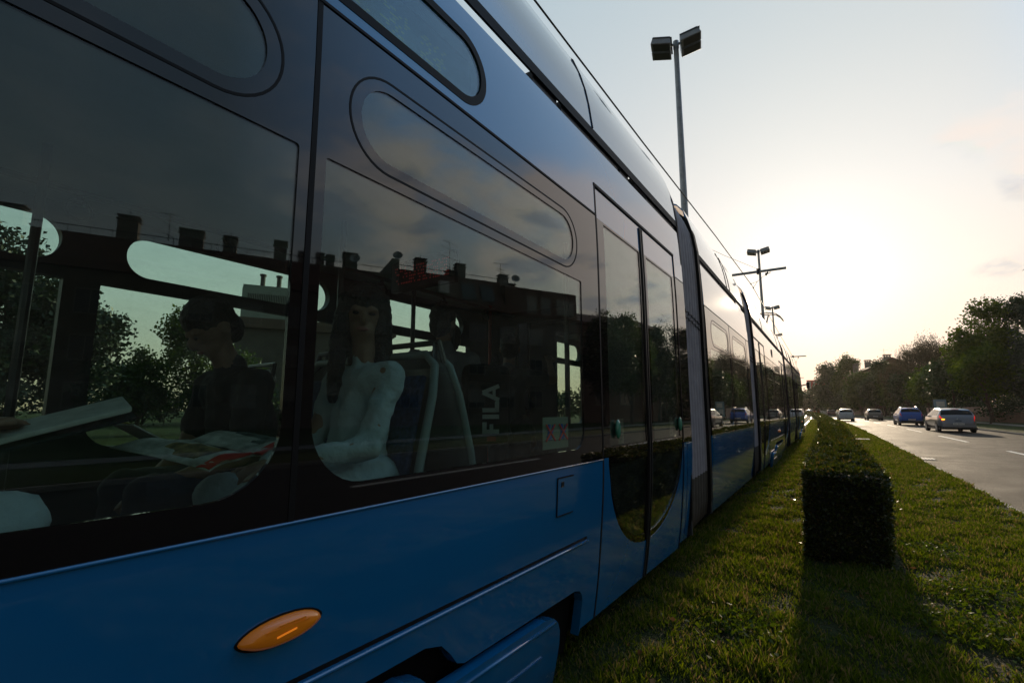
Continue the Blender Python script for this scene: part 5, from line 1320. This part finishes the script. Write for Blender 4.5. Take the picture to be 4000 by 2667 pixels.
for (t, zb, zt, w) in ((30.9, 13.3, 14.9, .9), (29.2, 13.3, 14.25, .7), (27.9, 13.3, 14.35, .6), (27.1, 13.3, 14.3, .6), (25.5, 13.3, 14.75, 1.1), (19.3, 14, 15.25, 1.0), (16.4, 14, 14.5, .7), (15.4, 14, 15.3, .9), (10.8, 13.4, 14.85, .9), (9.9, 13.4, 14.0, .7), (34.4, 13.3, 14.65, .9), (36.9, 13.3, 14.75, 1.5), (40.7, 13.3, 15.1, 1.2), (46.8, 13.3, 14.7, 1.3), (52, 13.3, 15, 1.1)):
    k = MB(); fbox(k, t - w / 2, t + w / 2, zb, zt - .35, .9, 1.7); fbox(k, t - w / 2 - .08, t + w / 2 + .08, zt - .35, zt - .27, .82, 1.78)
    for q in (-1, 0, 1): fbox(k, t + q * w * .36 - .06, t + q * w * .36 + .06, zt - .27, zt - .08, .95, 1.65)
    fbox(k, t - w / 2 - .06, t + w / 2 + .06, zt - .08, zt, .85, 1.75)
    c_ = k.build('chimney', M['chim'], ap)
    if int(t * 10) % 3: k = MB(); k.tube([F(t, zt, 1.3), F(t, zt + .45, 1.3)], .02, 4); k.build('lightning_rod', M['dark'], c_)
def antenna(parent, base, h, bars, ax):
    k = MB(); b = Vector(base); k.tube([b, b + Vector((0, 0, h))], .025, 5)
    for (f, L, tilt) in bars:
        p = b + Vector((0, 0, h * f)); d = (Vector(ax) + Vector((0, 0, tilt))) * L
        k.tube([p - d * .5, p + d * .5], .015, 4)
        perp = Vector((-ax[1], ax[0], 0))
        for q in range(-3, 4): c_ = p + d * (q / 6.5); k.tube([c_ - perp * .22, c_ + perp * .22], .008, 4)
    return k.build('antenna', M['dark'], parent)
antenna(ap, F(16.35, 14.4, 1.5), 3.3, [(.92, 1.3, .25), (.72, 1.6, .3), (.45, 1.7, .22), (.16, .8, .3), (.08, .6, .3)], (DX, DY, 0))
antenna(ap, F(11.0, 14.8, 1.3), 1.3, [(.95, 1.6, -.05), (.5, .8, .2), (.3, 1.0, .3)], (DX, DY, 0))
antenna(ap, F(38.3, 13.6, 1.0), 2.2, [(.95, 1.2, 0), (.55, .9, .5), (.2, .6, .5)], (DX, DY, 0))
for (t, z) in ((25.2, 14.1), (21.6, 14.95), (9.8, 14.4)):
    k = MB(); c_ = F(t, z, .4); n_ = (Vector((-NX, -NY_, .35)) + Vector((DX, DY, 0)) * .3).normalized(); q = n_.to_track_quat('Z', 'Y').to_matrix()
    vs = [c_]; 
    for rr, hh2 in ((.15, .01), (.30, .04), (.42, .09)):
        for j in range(18): a = j * math.pi / 9; vs.append(c_ + q @ Vector((rr * math.cos(a), rr * math.sin(a), hh2)))
    fs = [(0, 1 + j, 1 + (j + 1) % 18) for j in range(18)] + [(1 + r_ * 18 + j, 1 + r_ * 18 + (j + 1) % 18, 19 + r_ * 18 + (j + 1) % 18, 19 + r_ * 18 + j) for r_ in (0, 1) for j in range(18)]
    k.add(vs, fs); k.tube([c_, c_ + Vector((0, 0, -.6)) + Vector((NX, NY_, 0)) * .3], .03, 5); k.tube([c_ + q @ Vector((0, .4, .08)), c_ + q @ Vector((0, 0, .5))], .015, 4)
    k.build('satellite_dish', M['galv'], ap, smooth=True)
def fwin(t, z, w, h, parent, dep=-.02, blind=0):
    k = MB()
    for a, b, c_, d in ((t - w / 2 - .08, t + w / 2 + .08, z - .08, z), (t - w / 2 - .08, t + w / 2 + .08, z + h, z + h + .08), (t - w / 2 - .08, t - w / 2, z, z + h), (t + w / 2, t + w / 2 + .08, z, z + h), (t - .03, t + .03, z, z + h)): fbox(k, a, b, c_, d, dep - .05, dep + .04)
    f = k.build('window', M['chim'], parent)
    k = MB(); fbox(k, t - w / 2, t + w / 2, z, z + h, dep - .01, dep + .02); k.build('pane', M['winpane'], f)
    if blind: k = MB(); fbox(k, t - w / 2, t + w / 2, z + h * (1 - blind), z + h, dep - .035, dep - .012); k.build('blind', M['blind'], f)
for fl in range(3):
    for i in range(18): fwin(4.8 + i * 3.1, 1.7 + fl * 3.0, 1.5, 1.5, ap, blind=(0, .4, 1, 0, .7)[(i * 3 + fl * 2) % 5])
for t, b_ in ((8.3, .9), (6.7, .55)): fwin(t, 10.95, .95, 1.6, ap, -.12, b_)
k = MB(); fbox(k, 3.3, 5.4, 10.95, 12.6, -.16, -.1); k.build('shutter', M['blind'], ap)
for t in (14.9, 13.0):   # slanted roof windows
    k = MB(); k.hexa([F(tt, z, d) for (z, d0) in ((11.5, -.12), (13.3, .60)) for tt in (t - .7, t + .7) for d in (d0 - .04, d0 + .1)]); o = k.build('roof_window', M['dark'], ap)
    k = MB(); k.hexa([F(tt, z, d) for (z, d0) in ((11.62, -.075), (13.18, .55)) for tt in (t - .6, t + .6) for d in (d0 - .05, d0)]); k.build('pane', M['winpane'], o)
k = MB(); fbox(k, 17.0, 17.9, 11.9, 13.0, -.3, .3); k.build('dormer', M['whitewall'], ap)
# lower brown house at its end
nb2 = thing('brown_house', 'lower brown house next to the grey apartment block, mirrored in the tram doors', 'building', (17, 51, .1))
k = MB(); fbox(k, -9.0, 2.85, .1, 10.4, .5, 9); k.build('wall', M['brownwall'], nb2)
k = MB(); prism(k, -9.2, 2.88, [(.2, 10.4), (.2, 10.7), (4.7, 12.6), (9.2, 10.7), (9.2, 10.4)]); k.build('roof', M['rooftile'], nb2)
for i in range(3): 
    for fl in range(2): fwin(-7 + i * 3.3, 2 + fl * 3, 1.3, 1.5, nb2, .47)
# house with a long brown roof behind the right-hand trees
hb = thing('brown_roofed_house', 'long house with a brown roof and chimneys rising above the trees', 'building', (13, 185, .1))
def lbox(k, x0, y0, x1, y1, w, z0, z1):
    d = Vector((x1 - x0, y1 - y0, 0)).normalized(); nrm = Vector((d.y, -d.x, 0)); a = Vector((x0, y0, 0)); b = Vector((x1, y1, 0))
    return k.hexa([p + q + Vector((0, 0, z)) for z in (z0, z1) for p in (a, b) for q in (Vector((0, 0, 0)), nrm * w)])
P0, P1 = Vector((2.6, 200, 0)), Vector((9.3, 140, 0)); dd_ = (P1 - P0).normalized(); nn2 = Vector((-dd_.y, dd_.x, 0)); nn2 = nn2 if nn2.x > 0 else -nn2
k = MB(); k.hexa([p + q + Vector((0, 0, z)) for z in (.1, 11.2) for p in (P0, P1) for q in (nn2 * 0, nn2 * 7)]); k.build('wall', M['brownwall'], hb)
k = MB(); prof = [(-.6, 11.0), (-.6, 11.3), (3.5, 13.4), (7.6, 11.3), (7.6, 11.0)]; n_ = len(prof)
vs = [p + nn2 * a + Vector((0, 0, z)) for p in (P0 - dd_ * .6, P1 + dd_ * .6) for a, z in prof]
k.add(vs, [(i, (i + 1) % n_, n_ + (i + 1) % n_, n_ + i) for i in range(n_)] + [tuple(range(n_)), tuple(range(2 * n_ - 1, n_ - 1, -1))])
k.build('roof', M['rooftile'], hb)
for i, (f, z) in enumerate(((.30, 15.6), (.60, 15.0), (.97, 14.2))):
    c_ = P0.lerp(P1, f) + nn2 * 3.0; k = MB(); k.box(c_.x - .7, c_.x + .7, c_.y - .9, c_.y + .9, 12.5, z - .5)
    for q in (-.5, 0, .5): k.box(c_.x + q - .1, c_.x + q + .1, c_.y - .8, c_.y + .8, z - .5, z - .15)
    k.box(c_.x - .8, c_.x + .8, c_.y - 1, c_.y + 1, z - .15, z); k.build('chimney', M['chim'], hb)
antenna(hb, P0.lerp(P1, .93) + nn2 * 3 + Vector((0, 0, 12.5)), 3.4, [(.9, 1.8, 0), (.62, 2.2, .1)], (1, 0, 0))
antenna(hb, P0.lerp(P1, .42) + nn2 * 3 + Vector((0, 0, 12.5)), 2.8, [(.8, 1.6, 0)], (1, 0, 0))
# red and white building at the end of the view
rb_ = thing('red_and_white_building', 'far red and white building above the trees at the end of the road', 'building', (-4, 330, .1))
k = MB(); k.box(-10, -1.5, 322, 345, .1, 17.4); k.build('wall', M['whitewall'], rb_)
for (x0, x1, z0, z1) in ((-8.0, -6.9, .1, 17.9), (-5.9, -5.0, .1, 17.9), (-10.05, -1.45, 17.4, 18.2), (-4.2, -1.4, 14.4, 17.3)):
    k = MB(); k.box(x0, x1, 321.4, 321.96, z0, z1); k.build('red_panel', M['redwall'], rb_)
for i in range(3):
    for fl in range(4): k = MB(); k.box(-9.7 + i * 2.9, -8.4 + i * 2.9, 321.7, 321.98, 3 + fl * 3, 4.6 + fl * 3); k.build('window', M['winpane'], rb_)
# low wall, wicket and board behind the verge
lw = thing('low_wall', 'low pinkish wall and dark fence behind the right-hand street trees', 'wall', (17, 66, .1))
k = MB(); k.hexa([Vector((x + dx, y, z)) for z in (.1, 1.75) for (x, y) in ((17.6, 56), (12.2, 96)) for dx in (0, .25)]); k.build('wall', mat('pink_render', (.30, .21, .17), .9, noise_s=1, noise_a=.2), lw)
k = MB(); k.hexa([Vector((x + dx, y, z)) for z in (.1, 1.15) for (x, y) in ((17.2, 56), (13.6, 80)) for dx in (-.1, 0)]); k.build('fence_panel', M['brownwall'], lw)
bd = thing('notice_board', 'pale upright notice board on the verge behind the blue car', 'sign', (9.3, 66, .1))
k = MB(); k.box(8.95, 9.05, 66, 66.1, .1, 2.5); k.box(9.95, 10.05, 66, 66.1, .1, 2.5); k.build('post', M['dark'], bd)
k = MB(); k.box(9.0, 10.0, 65.9, 65.99, .6, 2.45); k.build('panel', mat('board_blue_grey', (.22, .32, .36), .5), bd)
k = MB(); k.box(9.12, 9.6, 65.86, 65.895, .8, 1.5); k.box(9.2, 9.85, 65.86, 65.895, 1.7, 2.25); k.build('poster', M['paper'], bd)
# tower block and flat hall seen through the tram windows
x, y = polar(60.3, 120)
tw_ = thing('tower_block', 'pale tower block with a louvred top and two flues, seen through the tram window', 'building', (x, y, .1), rz=R(58))
k = MB(); k.box(-5, 5, -5, 5, 0, 27.2); k.box(-4.9, 4.9, -4.9, 4.9, 27.2, 27.9); k.build('wall', mat('tower_render', (.30, .31, .29), .9), tw_, world=False)
k = MB()
for i in range(24): k.box(-3.9 + i * .34, -3.72 + i * .34, -5.06, -5.01, 22.8, 26.0)
k.build('louvre', M['dark'], tw_, world=False)
for q in (-1.5, 1.8): k = MB(); k.tube([(q, 0, 27.9), (q, 0, 31.2)], .5, 10); k.tube([(q, 0, 31.2), (q, 0, 31.6)], .7, 10); k.build('flue', M['dark'], tw_, world=False)
for i in range(4):
    for fl in range(5): k = MB(); k.box(-4 + i * 2.2, -2.7 + i * 2.2, -5.05, -5.0, 5 + fl * 3.2, 6.6 + fl * 3.2); k.build('window', M['winpane'], tw_, world=False)
x, y = polar(60.0, 58)
ha = thing('flat_hall', 'low dark flat-roofed hall in front of the tower, seen through the tram window', 'building', (x, y, .1), rz=R(60))
k = MB(); k.box(-3, 12, -5, 5, 0, 9.2); k.build('wall', M['render'], ha, world=False)
k = MB(); k.box(-3.4, 12.4, -5.4, 5.4, 9.2, 10.2); k.build('roof', M['brownwall'], ha, world=False)
for i in range(4): k = MB(); k.box(-2 + i * 3.4, 0 + i * 3.4, -5.06, -5.0, 2.5, 5.5); k.build('window', M['winpane'], ha, world=False)

# ---------------------------------------------------------------- passengers
def capsules(name, segs, parent, m, voxel=.014, ells=(), smooth_it=3):
    """one continuous skin: tapered limbs merged by a voxel remesh"""
    b = MB()
    for (p, q, r0, r1) in segs:
        p, q = Vector(p), Vector(q)
        if (q - p).length < 1e-4: continue
        b.tube([p, p.lerp(q, .5), q], [r0, (r0 + r1) / 2 * 1.02, r1], 12); b.ell(p, (r0,) * 3, n=12, m=8); b.ell(q, (r1,) * 3, n=12, m=8)
    for (c, r, MM) in ells: b.ell(c, r, MM, 18, 12)
    o = b.build(name, m, parent, True)
    rm = o.modifiers.new('skin', 'REMESH'); rm.mode = 'VOXEL'; rm.voxel_size = voxel; rm.use_smooth_shade = True
    s_ = o.modifiers.new('smooth', 'SMOOTH'); s_.iterations = smooth_it; s_.factor = .6
    if name in ('shirt', 'trousers', 'hair'):
        tx_ = bpy.data.textures.get('folds_' + name) or bpy.data.textures.new('folds_' + name, 'CLOUDS')
        tx_.noise_scale = .03 if name == 'hair' else .075; tx_.noise_depth = 2
        dm = o.modifiers.new('folds', 'DISPLACE'); dm.texture = tx_; dm.texture_coords = 'GLOBAL'; dm.strength = .014 if name == 'hair' else .034; dm.mid_level = .5
    return o
def person(label, origin, yaw_, pose, shirt, legs='charcoal', hair='short', look=(0, 0), group=None, bend=0, sleeves='short', scale=1.0, lean_side=0, slim=1.0):
    """origin: hip centre in world; yaw_: facing, degrees left of +Y; pose: elbows and hands in local coordinates"""
    t = thing('person', label, 'person', tuple(origin), group)
    Rz = Matrix.Rotation(R(yaw_), 3, 'Z'); Rb = Matrix.Rotation(-R(bend), 3, 'X') @ Matrix.Rotation(R(lean_side), 3, 'Y'); O = Vector(origin)
    def U(p): return O + Rz @ (Rb @ Vector(p)) * scale          # upper body, bent forward
    def Lw(p): return O + Rz @ Vector(p) * scale
    seated = pose.get('seated', True)
    neck = (0, 0, .50); hc = Vector((0, .03, .685)); sh = [(-.175 * slim, 0, .445), (.175 * slim, 0, .445)]
    el_, hd = pose['elbows'], pose['hands']
    hip = [(-.09, 0, 0), (.09, 0, 0)]
    kn = pose.get('knees') or ([(-.11, .43, .03), (.11, .43, .03)] if seated else [(-.09, .03, -.44), (.10, .0, -.44)])
    an = pose.get('ankles') or ([(-.11, .44, -.38), (.11, .44, -.38)] if seated else [(-.10, 0, -.86), (.11, -.03, -.86)])
    HR = Matrix.Rotation(R(look[0]), 3, 'Z') @ Matrix.Rotation(R(look[1]), 3, 'X')
    def Hd(p): return U(hc + HR @ Vector(p))
    MH = Rz @ Rb @ HR
    seg = [(U((0, 0, .02)), U((0, 0, .25)), .125 * slim, .115 * slim), (U((0, 0, .25)), U((0, -.01, .38)), .115 * slim, .095 * slim), (U((0, -.01, .47)), U(hc - Vector((0, .01, .07))), .052, .050)]
    for i in (0, 1):
        seg += [(U(sh[i]), U(el_[i]), .048, .038), (U(el_[i]), U(hd[i]), .037, .025), (Lw(hip[i]), Lw(kn[i]), .085, .055), (Lw(kn[i]), Lw(an[i]), .052, .036)]
        d = (Vector(hd[i]) - Vector(el_[i])).normalized(); side_ = Vector((0, 0, 1)).cross(d); side_ = side_.normalized() if side_.length > .1 else Vector((1, 0, 0)); curl = Vector(pose.get('curl', (0, .0, -.4)))
        palm = Vector(hd[i]) + d * .05
        seg += [(U(hd[i]), U(palm + side_ * .015), .024, .022), (U(hd[i]), U(palm - side_ * .015), .024, .022)]
        for f_, (so, ln) in enumerate(((-.030, .065), (-.010, .078), (.010, .073), (.029, .058))):
            a = palm + side_ * so + d * .02; b_ = a + (d + curl * .4).normalized() * ln * .5; c_ = b_ + (d + curl * 1.4).normalized() * ln * .5
            seg += [(U(a), U(b_), .0095, .0088), (U(b_), U(c_), .0086, .0072)]
        th = Vector(hd[i]) + d * .02 - side_ * .03 * (1 if i else -1); seg += [(U(th), U(th - side_ * .03 * (1 if i else -1) + d * .03), .012, .010), (U(th - side_ * .03 * (1 if i else -1) + d * .03), U(th - side_ * .03 * (1 if i else -1) + d * .065 + curl * .01), .0095, .008)]
    ells = [(Hd((0, -.005, .02)), (.076 * scale, .094 * scale, .105 * scale), MH), (Hd((0, .032, -.052)), (.050 * scale, .055 * scale, .058 * scale), MH), (Hd((0, .097, -.012)), (.013, .022, .026), MH), (Hd((-.077, -.01, -.005)), (.012, .02, .032), MH), (Hd((.077, -.01, -.005)), (.012, .02, .032), MH), (Hd((0, .08, -.055)), (.024, .014, .008), MH),
            (Hd((-.03, .078, .022)), (.022, .014, .010), MH), (Hd((.03, .078, .022)), (.022, .014, .010), MH)]
    body = capsules('body', seg, t, M['skin'], .0085, ells, 2)
    for sx in (-1, 1):
        k = MB(); k.ell(Hd((sx * .030, .086, .006)), (.013, .006, .0065), MH); k.build('eye', M['rubber'], t, True)
    k = MB(); k.ell(Hd((0, .092, -.054)), (.023, .008, .009), MH); k.build('lips', M['lips'], t, True)
    S = [(U((0, 0, .0)), U((0, 0, .26)), .145, .132), (U((0, .0, .26)), U((0, -.01, .40)), .134, .112), (U((-.09, 0, .41)), U((.09, 0, .41)), .098, .098), (U((-.155, 0, .435)), U((.155, 0, .435)), .068, .068), (U((0, -.005, .42)), U((0, -.005, .52)), .085, .062)]
    S = [(a_, b_, r0_ * slim, r1_ * slim) for a_, b_, r0_, r1_ in S]
    for i in (0, 1):
        e = Vector(sh[i]).lerp(Vector(el_[i]), .62 if sleeves == 'short' else 1); S.append((U(sh[i]), U(e), .068 * slim, (.060 if sleeves == 'short' else .052) * slim))
        if sleeves == 'long': S.append((U(el_[i]), U(Vector(el_[i]).lerp(Vector(hd[i]), .9)), .052 * slim, .036))
    capsules('shirt', S, t, M[shirt], .014, (), 2)
    T_ = []
    for i in (0, 1): T_ += [(Lw(hip[i]), Lw(kn[i]), .108, .078), (Lw(kn[i]), Lw(Vector(kn[i]).lerp(Vector(an[i]), .93)), .074, .055)]
    T_.append((Lw((-.06, 0, .04)), Lw((.06, 0, .04)), .13, .13)); capsules('trousers', T_, t, M[legs], .015, (), 2)
    k = MB()
    for i in (0, 1):
        f0 = Vector(an[i]) + Vector((0, -.04, -.05)); k.tube([Lw(f0), Lw(f0 + Vector((0, .12, -.005))), Lw(f0 + Vector((0, .21, -.015)))], [.042, .046, .026], 10); k.ell(Lw(f0), (.042,) * 3)
    k.build('shoes', M['charcoal'], t, True)
    hs = []; he = [(Hd((0, -.014, .050)), (.087 * scale, .101 * scale, .090 * scale), MH), (Hd((0, -.055, -.02)), (.074 * scale, .06 * scale, .075 * scale), MH)]
    if hair == 'long':
        he += [(Hd((0, -.04, -.05)), (.088, .06, .12), MH)]
        for sx in (-1, 1): hs += [(Hd((sx * .066, .02, .06)), Hd((sx * .082, .018, -.10)), .034, .040), (Hd((sx * .082, .018, -.10)), Hd((sx * .085, .075, -.33)), .042, .022)]
        hs += [(Hd((0, -.06, -.08)), Hd((0, -.07, -.28)), .06, .04)]
    if hair == 'long': he[0] = (Hd((0, -.012, .048)), (.090, .102, .092), MH)
    hb_ = capsules('hair', hs, t, M['hair'], .011, he, 2)
    return t
M['lips'] = mat('lips', (.35, .12, .10), .4)
def SP(s, q, z): return S1.P(s, z, 0, q)
# the woman at the window, facing backwards, head turned to the glass
person('long-haired young woman in a white shirt seated by the window, looking out', SP(-1.385, .44, 1.04), 178.8,
       dict(elbows=[(-.20, .10, .18), (.20, .06, .17)], hands=[(-.10, .32, .12), (.10, .30, .10)]), 'white', 'white', 'long', (52, -11), sleeves='long', bend=-4, slim=.84)
person('dark-haired man in a black shirt bent over his reading', SP(-1.46, .98, 1.03), 178.8,
       dict(elbows=[(-.22, .14, .20), (.24, .14, .20)], hands=[(-.09, .36, .17), (.10, .34, .15)]), 'charcoal', 'navy', 'short', (0, -22), bend=17)
person('passenger in white clothes at the left picture edge, holding an open book', SP(-2.80, .46, 1.03), -1.2,
       dict(elbows=[(-.20, .14, .20), (.22, .14, .22)], hands=[(-.05, .36, .27), (.10, .36, .28)], knees=[(-.10, .44, .06), (.11, .46, .08)]), 'white', 'white', 'short', (0, -12))
person('standing man with short dark hair wearing a black backpack, his back to the window', SP(-.30, .98, 1.22), 52,
       dict(seated=False, elbows=[(-.24, .06, .20), (.25, .02, .19)], hands=[(-.18, .24, .12), (.20, .22, .05)]), 'greycloth', 'charcoal', 'short', (-35, 0))
person('second standing passenger in a pale shirt right of the backpack wearer', SP(.18, 1.35, 1.20), 60,
       dict(seated=False, elbows=[(-.25, .03, .19), (.25, .04, .19)], hands=[(-.20, .12, -.02), (.22, .14, -.02)]), 'greycloth', 'navy', 'short', (-10, 0))
person('standing passenger reaching up to hold the red pole by the doors', SP(.72, 1.18, 1.18), 10,
       dict(seated=False, elbows=[(-.26, .02, .18), (.33, .18, .42)], hands=[(-.22, .10, -.04), (.22, .43, .60)], curl=(-.3, 0, 0)), 'greycloth', 'charcoal', 'short', (20, 0))
person('seated passenger with brown hair near the doors', SP(1.15, 1.50, .88), -1.2,
       dict(elbows=[(-.22, .08, .17), (.24, .08, .17)], hands=[(-.10, .26, .08), (.10, .26, .08)]), 'charcoal', 'charcoal', 'long', (-15, 0))
# things they carry
def quadslab(k, P, th, n):
    n = Vector(n).normalized() * th; k.hexa([P[0], P[1], P[2], P[3], P[0] + n, P[1] + n, P[2] + n, P[3] + n])
bk = thing('book', 'thick open book with pale pages held at the left tram window', 'book', tuple(SP(-2.3, .42, 1.33)))
k = MB(); quadslab(k, [SP(-2.36, .36, 1.275), SP(-2.13, .36, 1.345), SP(-2.34, .50, 1.30), SP(-2.11, .50, 1.375)], .014, (0, 0, 1)); k.build('pages', M['paper'], bk, bevel=.004)
k = MB(); quadslab(k, [SP(-2.37, .355, 1.262), SP(-2.12, .355, 1.333), SP(-2.35, .505, 1.288), SP(-2.10, .505, 1.363)], -.006, (0, 0, 1)); k.build('cover', M['charcoal'], bk)
nw = thing('magazine', 'colourful magazine with a red band lying open behind the tram window', 'magazine', tuple(SP(-1.95, .45, 1.22)))
def page(name, A, B, C_, D_, m, parent, sag=.012, up=0.0, n=10):
    A, B, C_, D_ = map(Vector, (A, B, C_, D_)); vs = []; fs = []
    for L_ in (0, -.003):
        for i in range(n + 1):
            for j in range(5):
                u, v = i / n, j / 4; p = A.lerp(B, u).lerp(C_.lerp(D_, u), v)
                vs.append(p + Vector((0, 0, up + L_ + sag * math.sin(u * math.pi) + .003 * math.sin(u * 9 + v * 4))))
    K_ = (n + 1) * 5
    for i in range(n):
        for j in range(4): a = i * 5 + j; fs += [(a, a + 1, a + 6, a + 5), (a + K_, a + 5 + K_, a + 6 + K_, a + 1 + K_)]
    for j in range(4): fs += [(j, j + K_, j + 1 + K_, j + 1), (n * 5 + j, n * 5 + j + 1, n * 5 + j + 1 + K_, n * 5 + j + K_)]
    return mesh_obj(name, vs, fs, m, parent, True)
M['mag'] = mat('printed_page', (.42, .41, .37), .6, noise_s=22, noise_a=.55)
page('left_page', SP(-1.985, .25, 1.195), SP(-1.85, .25, 1.222), SP(-2.12, .52, 1.255), SP(-1.93, .52, 1.262), M['mag'], nw)
page('right_page', SP(-1.849, .25, 1.222), SP(-1.70, .25, 1.240), SP(-1.929, .52, 1.262), SP(-1.75, .52, 1.275), M['mag'], nw, .016)
page('red_band', SP(-1.985, .252, 1.1965), SP(-1.85, .252, 1.2235), SP(-2.003, .285, 1.204), SP(-1.862, .285, 1.2285), M['red'], nw, .012, .003)
page('red_band', SP(-1.848, .252, 1.2235), SP(-1.702, .252, 1.2415), SP(-1.857, .285, 1.2285), SP(-1.708, .285, 1.246), M['red'], nw, .016, .003)
page('photo_print', SP(-2.00, .32, 1.213), SP(-1.90, .32, 1.233), SP(-2.05, .44, 1.236), SP(-1.93, .44, 1.25), mat('print_ochre', (.22, .15, .06), .7, noise_s=40, noise_a=.9), nw, .012, .004)
page('photo_print', SP(-1.83, .32, 1.237), SP(-1.73, .32, 1.250), SP(-1.86, .46, 1.258), SP(-1.75, .46, 1.268), mat('print_grey', (.08, .10, .10), .7, noise_s=40, noise_a=.9), nw, .014, .004)
rd = thing('booklet', 'small yellow and white booklet in the reading man\'s hands', 'booklet', tuple(SP(-1.95, .98, 1.3)))
k = MB(); quadslab(k, [SP(-1.98, .80, 1.30), SP(-1.96, 1.08, 1.30), SP(-1.88, .80, 1.24), SP(-1.86, 1.08, 1.24)], .006, (0, 0, 1)); k.build('pages', M['paper'], rd)
k = MB(); quadslab(k, [SP(-1.985, .84, 1.309), SP(-1.975, .98, 1.309), SP(-1.94, .84, 1.285), SP(-1.93, .98, 1.285)], .002, (0, 0, 1)); k.build('print', mat('print_yellow', (.6, .5, .05), .7), rd)
# backpack with white lettering running upwards
O_ = SP(-.11, .80, 1.47); Rb_ = Matrix.Rotation(R(52), 4, 'Z')
bp_ = thing('backpack', 'black backpack with white FILA lettering on the standing man\'s back', 'backpack', tuple(O_))
MM_ = Matrix.Translation(O_) @ Rb_
k = MB(); k.add([MM_ @ Vector(v) for v in [(x, y, z) for z in (-.33, .17) for y in (-.10, .07) for x in (-.16, .16)]], [(0, 2, 3, 1), (4, 5, 7, 6), (0, 1, 5, 4), (1, 3, 7, 5), (3, 2, 6, 7), (2, 0, 4, 6)])
k.build('bag', M['charcoal'], bp_, bevel=.05)
k = MB(); k.add([MM_ @ Vector(v) for v in [(x, y, z) for z in (-.30, .06) for y in (-.15, -.095) for x in (-.13, .13)]], [(0, 2, 3, 1), (4, 5, 7, 6), (0, 1, 5, 4), (1, 3, 7, 5), (3, 2, 6, 7), (2, 0, 4, 6)])
k.build('pocket', M['charcoal'], bp_, bevel=.02)
for sx in (-1, 1): k = MB(); k.tube([MM_ @ Vector((sx * .11, .05, .18)), MM_ @ Vector((sx * .12, .14, .25)), MM_ @ Vector((sx * .13, .30, .16)), MM_ @ Vector((sx * .14, .28, -.08))], .022, 8); k.build('strap', M['charcoal'], bp_)
lt = MB()
def bar(x0, z0, x1, z1, w=.030):   # letter strokes in the logo plane: u to the right of the word, v up the letter
    a = Vector((x0, z0)); b = Vector((x1, z1)); d = (b - a).normalized(); n = Vector((-d.y, d.x)) * w / 2
    P = []
    for dep in (-.158, -.152):
        for p in (a, b):
            for s_ in (-1, 1): q = p + n * s_; P.append(MM_ @ Vector((.055 - q.y, dep, -.262 + q.x)))
    lt.hexa(P)
bar(.013, 0, .013, .105, .026); bar(0, .092, .07, .092, .026); bar(0, .048, .058, .048, .022)
bar(.103, 0, .103, .105, .026)
bar(.143, 0, .143, .105, .026); bar(.13, .013, .198, .013, .026)
bar(.205, 0, .250, .105, .024); bar(.250, .105, .292, 0, .024); bar(.222, .032, .276, .032, .018)
lt.build('lettering', M['whitepaint'], bp_)
lt = MB(); bar(-.03, .02, -.03, .075, .028); lt.build('red_mark', M['red'], bp_)

hz_ = MB(); hz_.box(-420, 420, -60, 420, -1.2, 34)
hm = bpy.data.materials.new('haze_air'); hm.use_nodes = True; hm.node_tree.nodes.clear()
ho = hm.node_tree.nodes.new('ShaderNodeOutputMaterial'); hv = hm.node_tree.nodes.new('ShaderNodeVolumePrincipled')
hv.inputs['Color'].default_value = (.95, .85, .75, 1); hv.inputs['Density'].default_value = .00009; hv.inputs['Anisotropy'].default_value = .6
hm.node_tree.links.new(hv.outputs[0], ho.inputs['Volume'])
tag(hz_.build('haze', hm), 'thin warm evening haze', 'haze', kind='stuff')
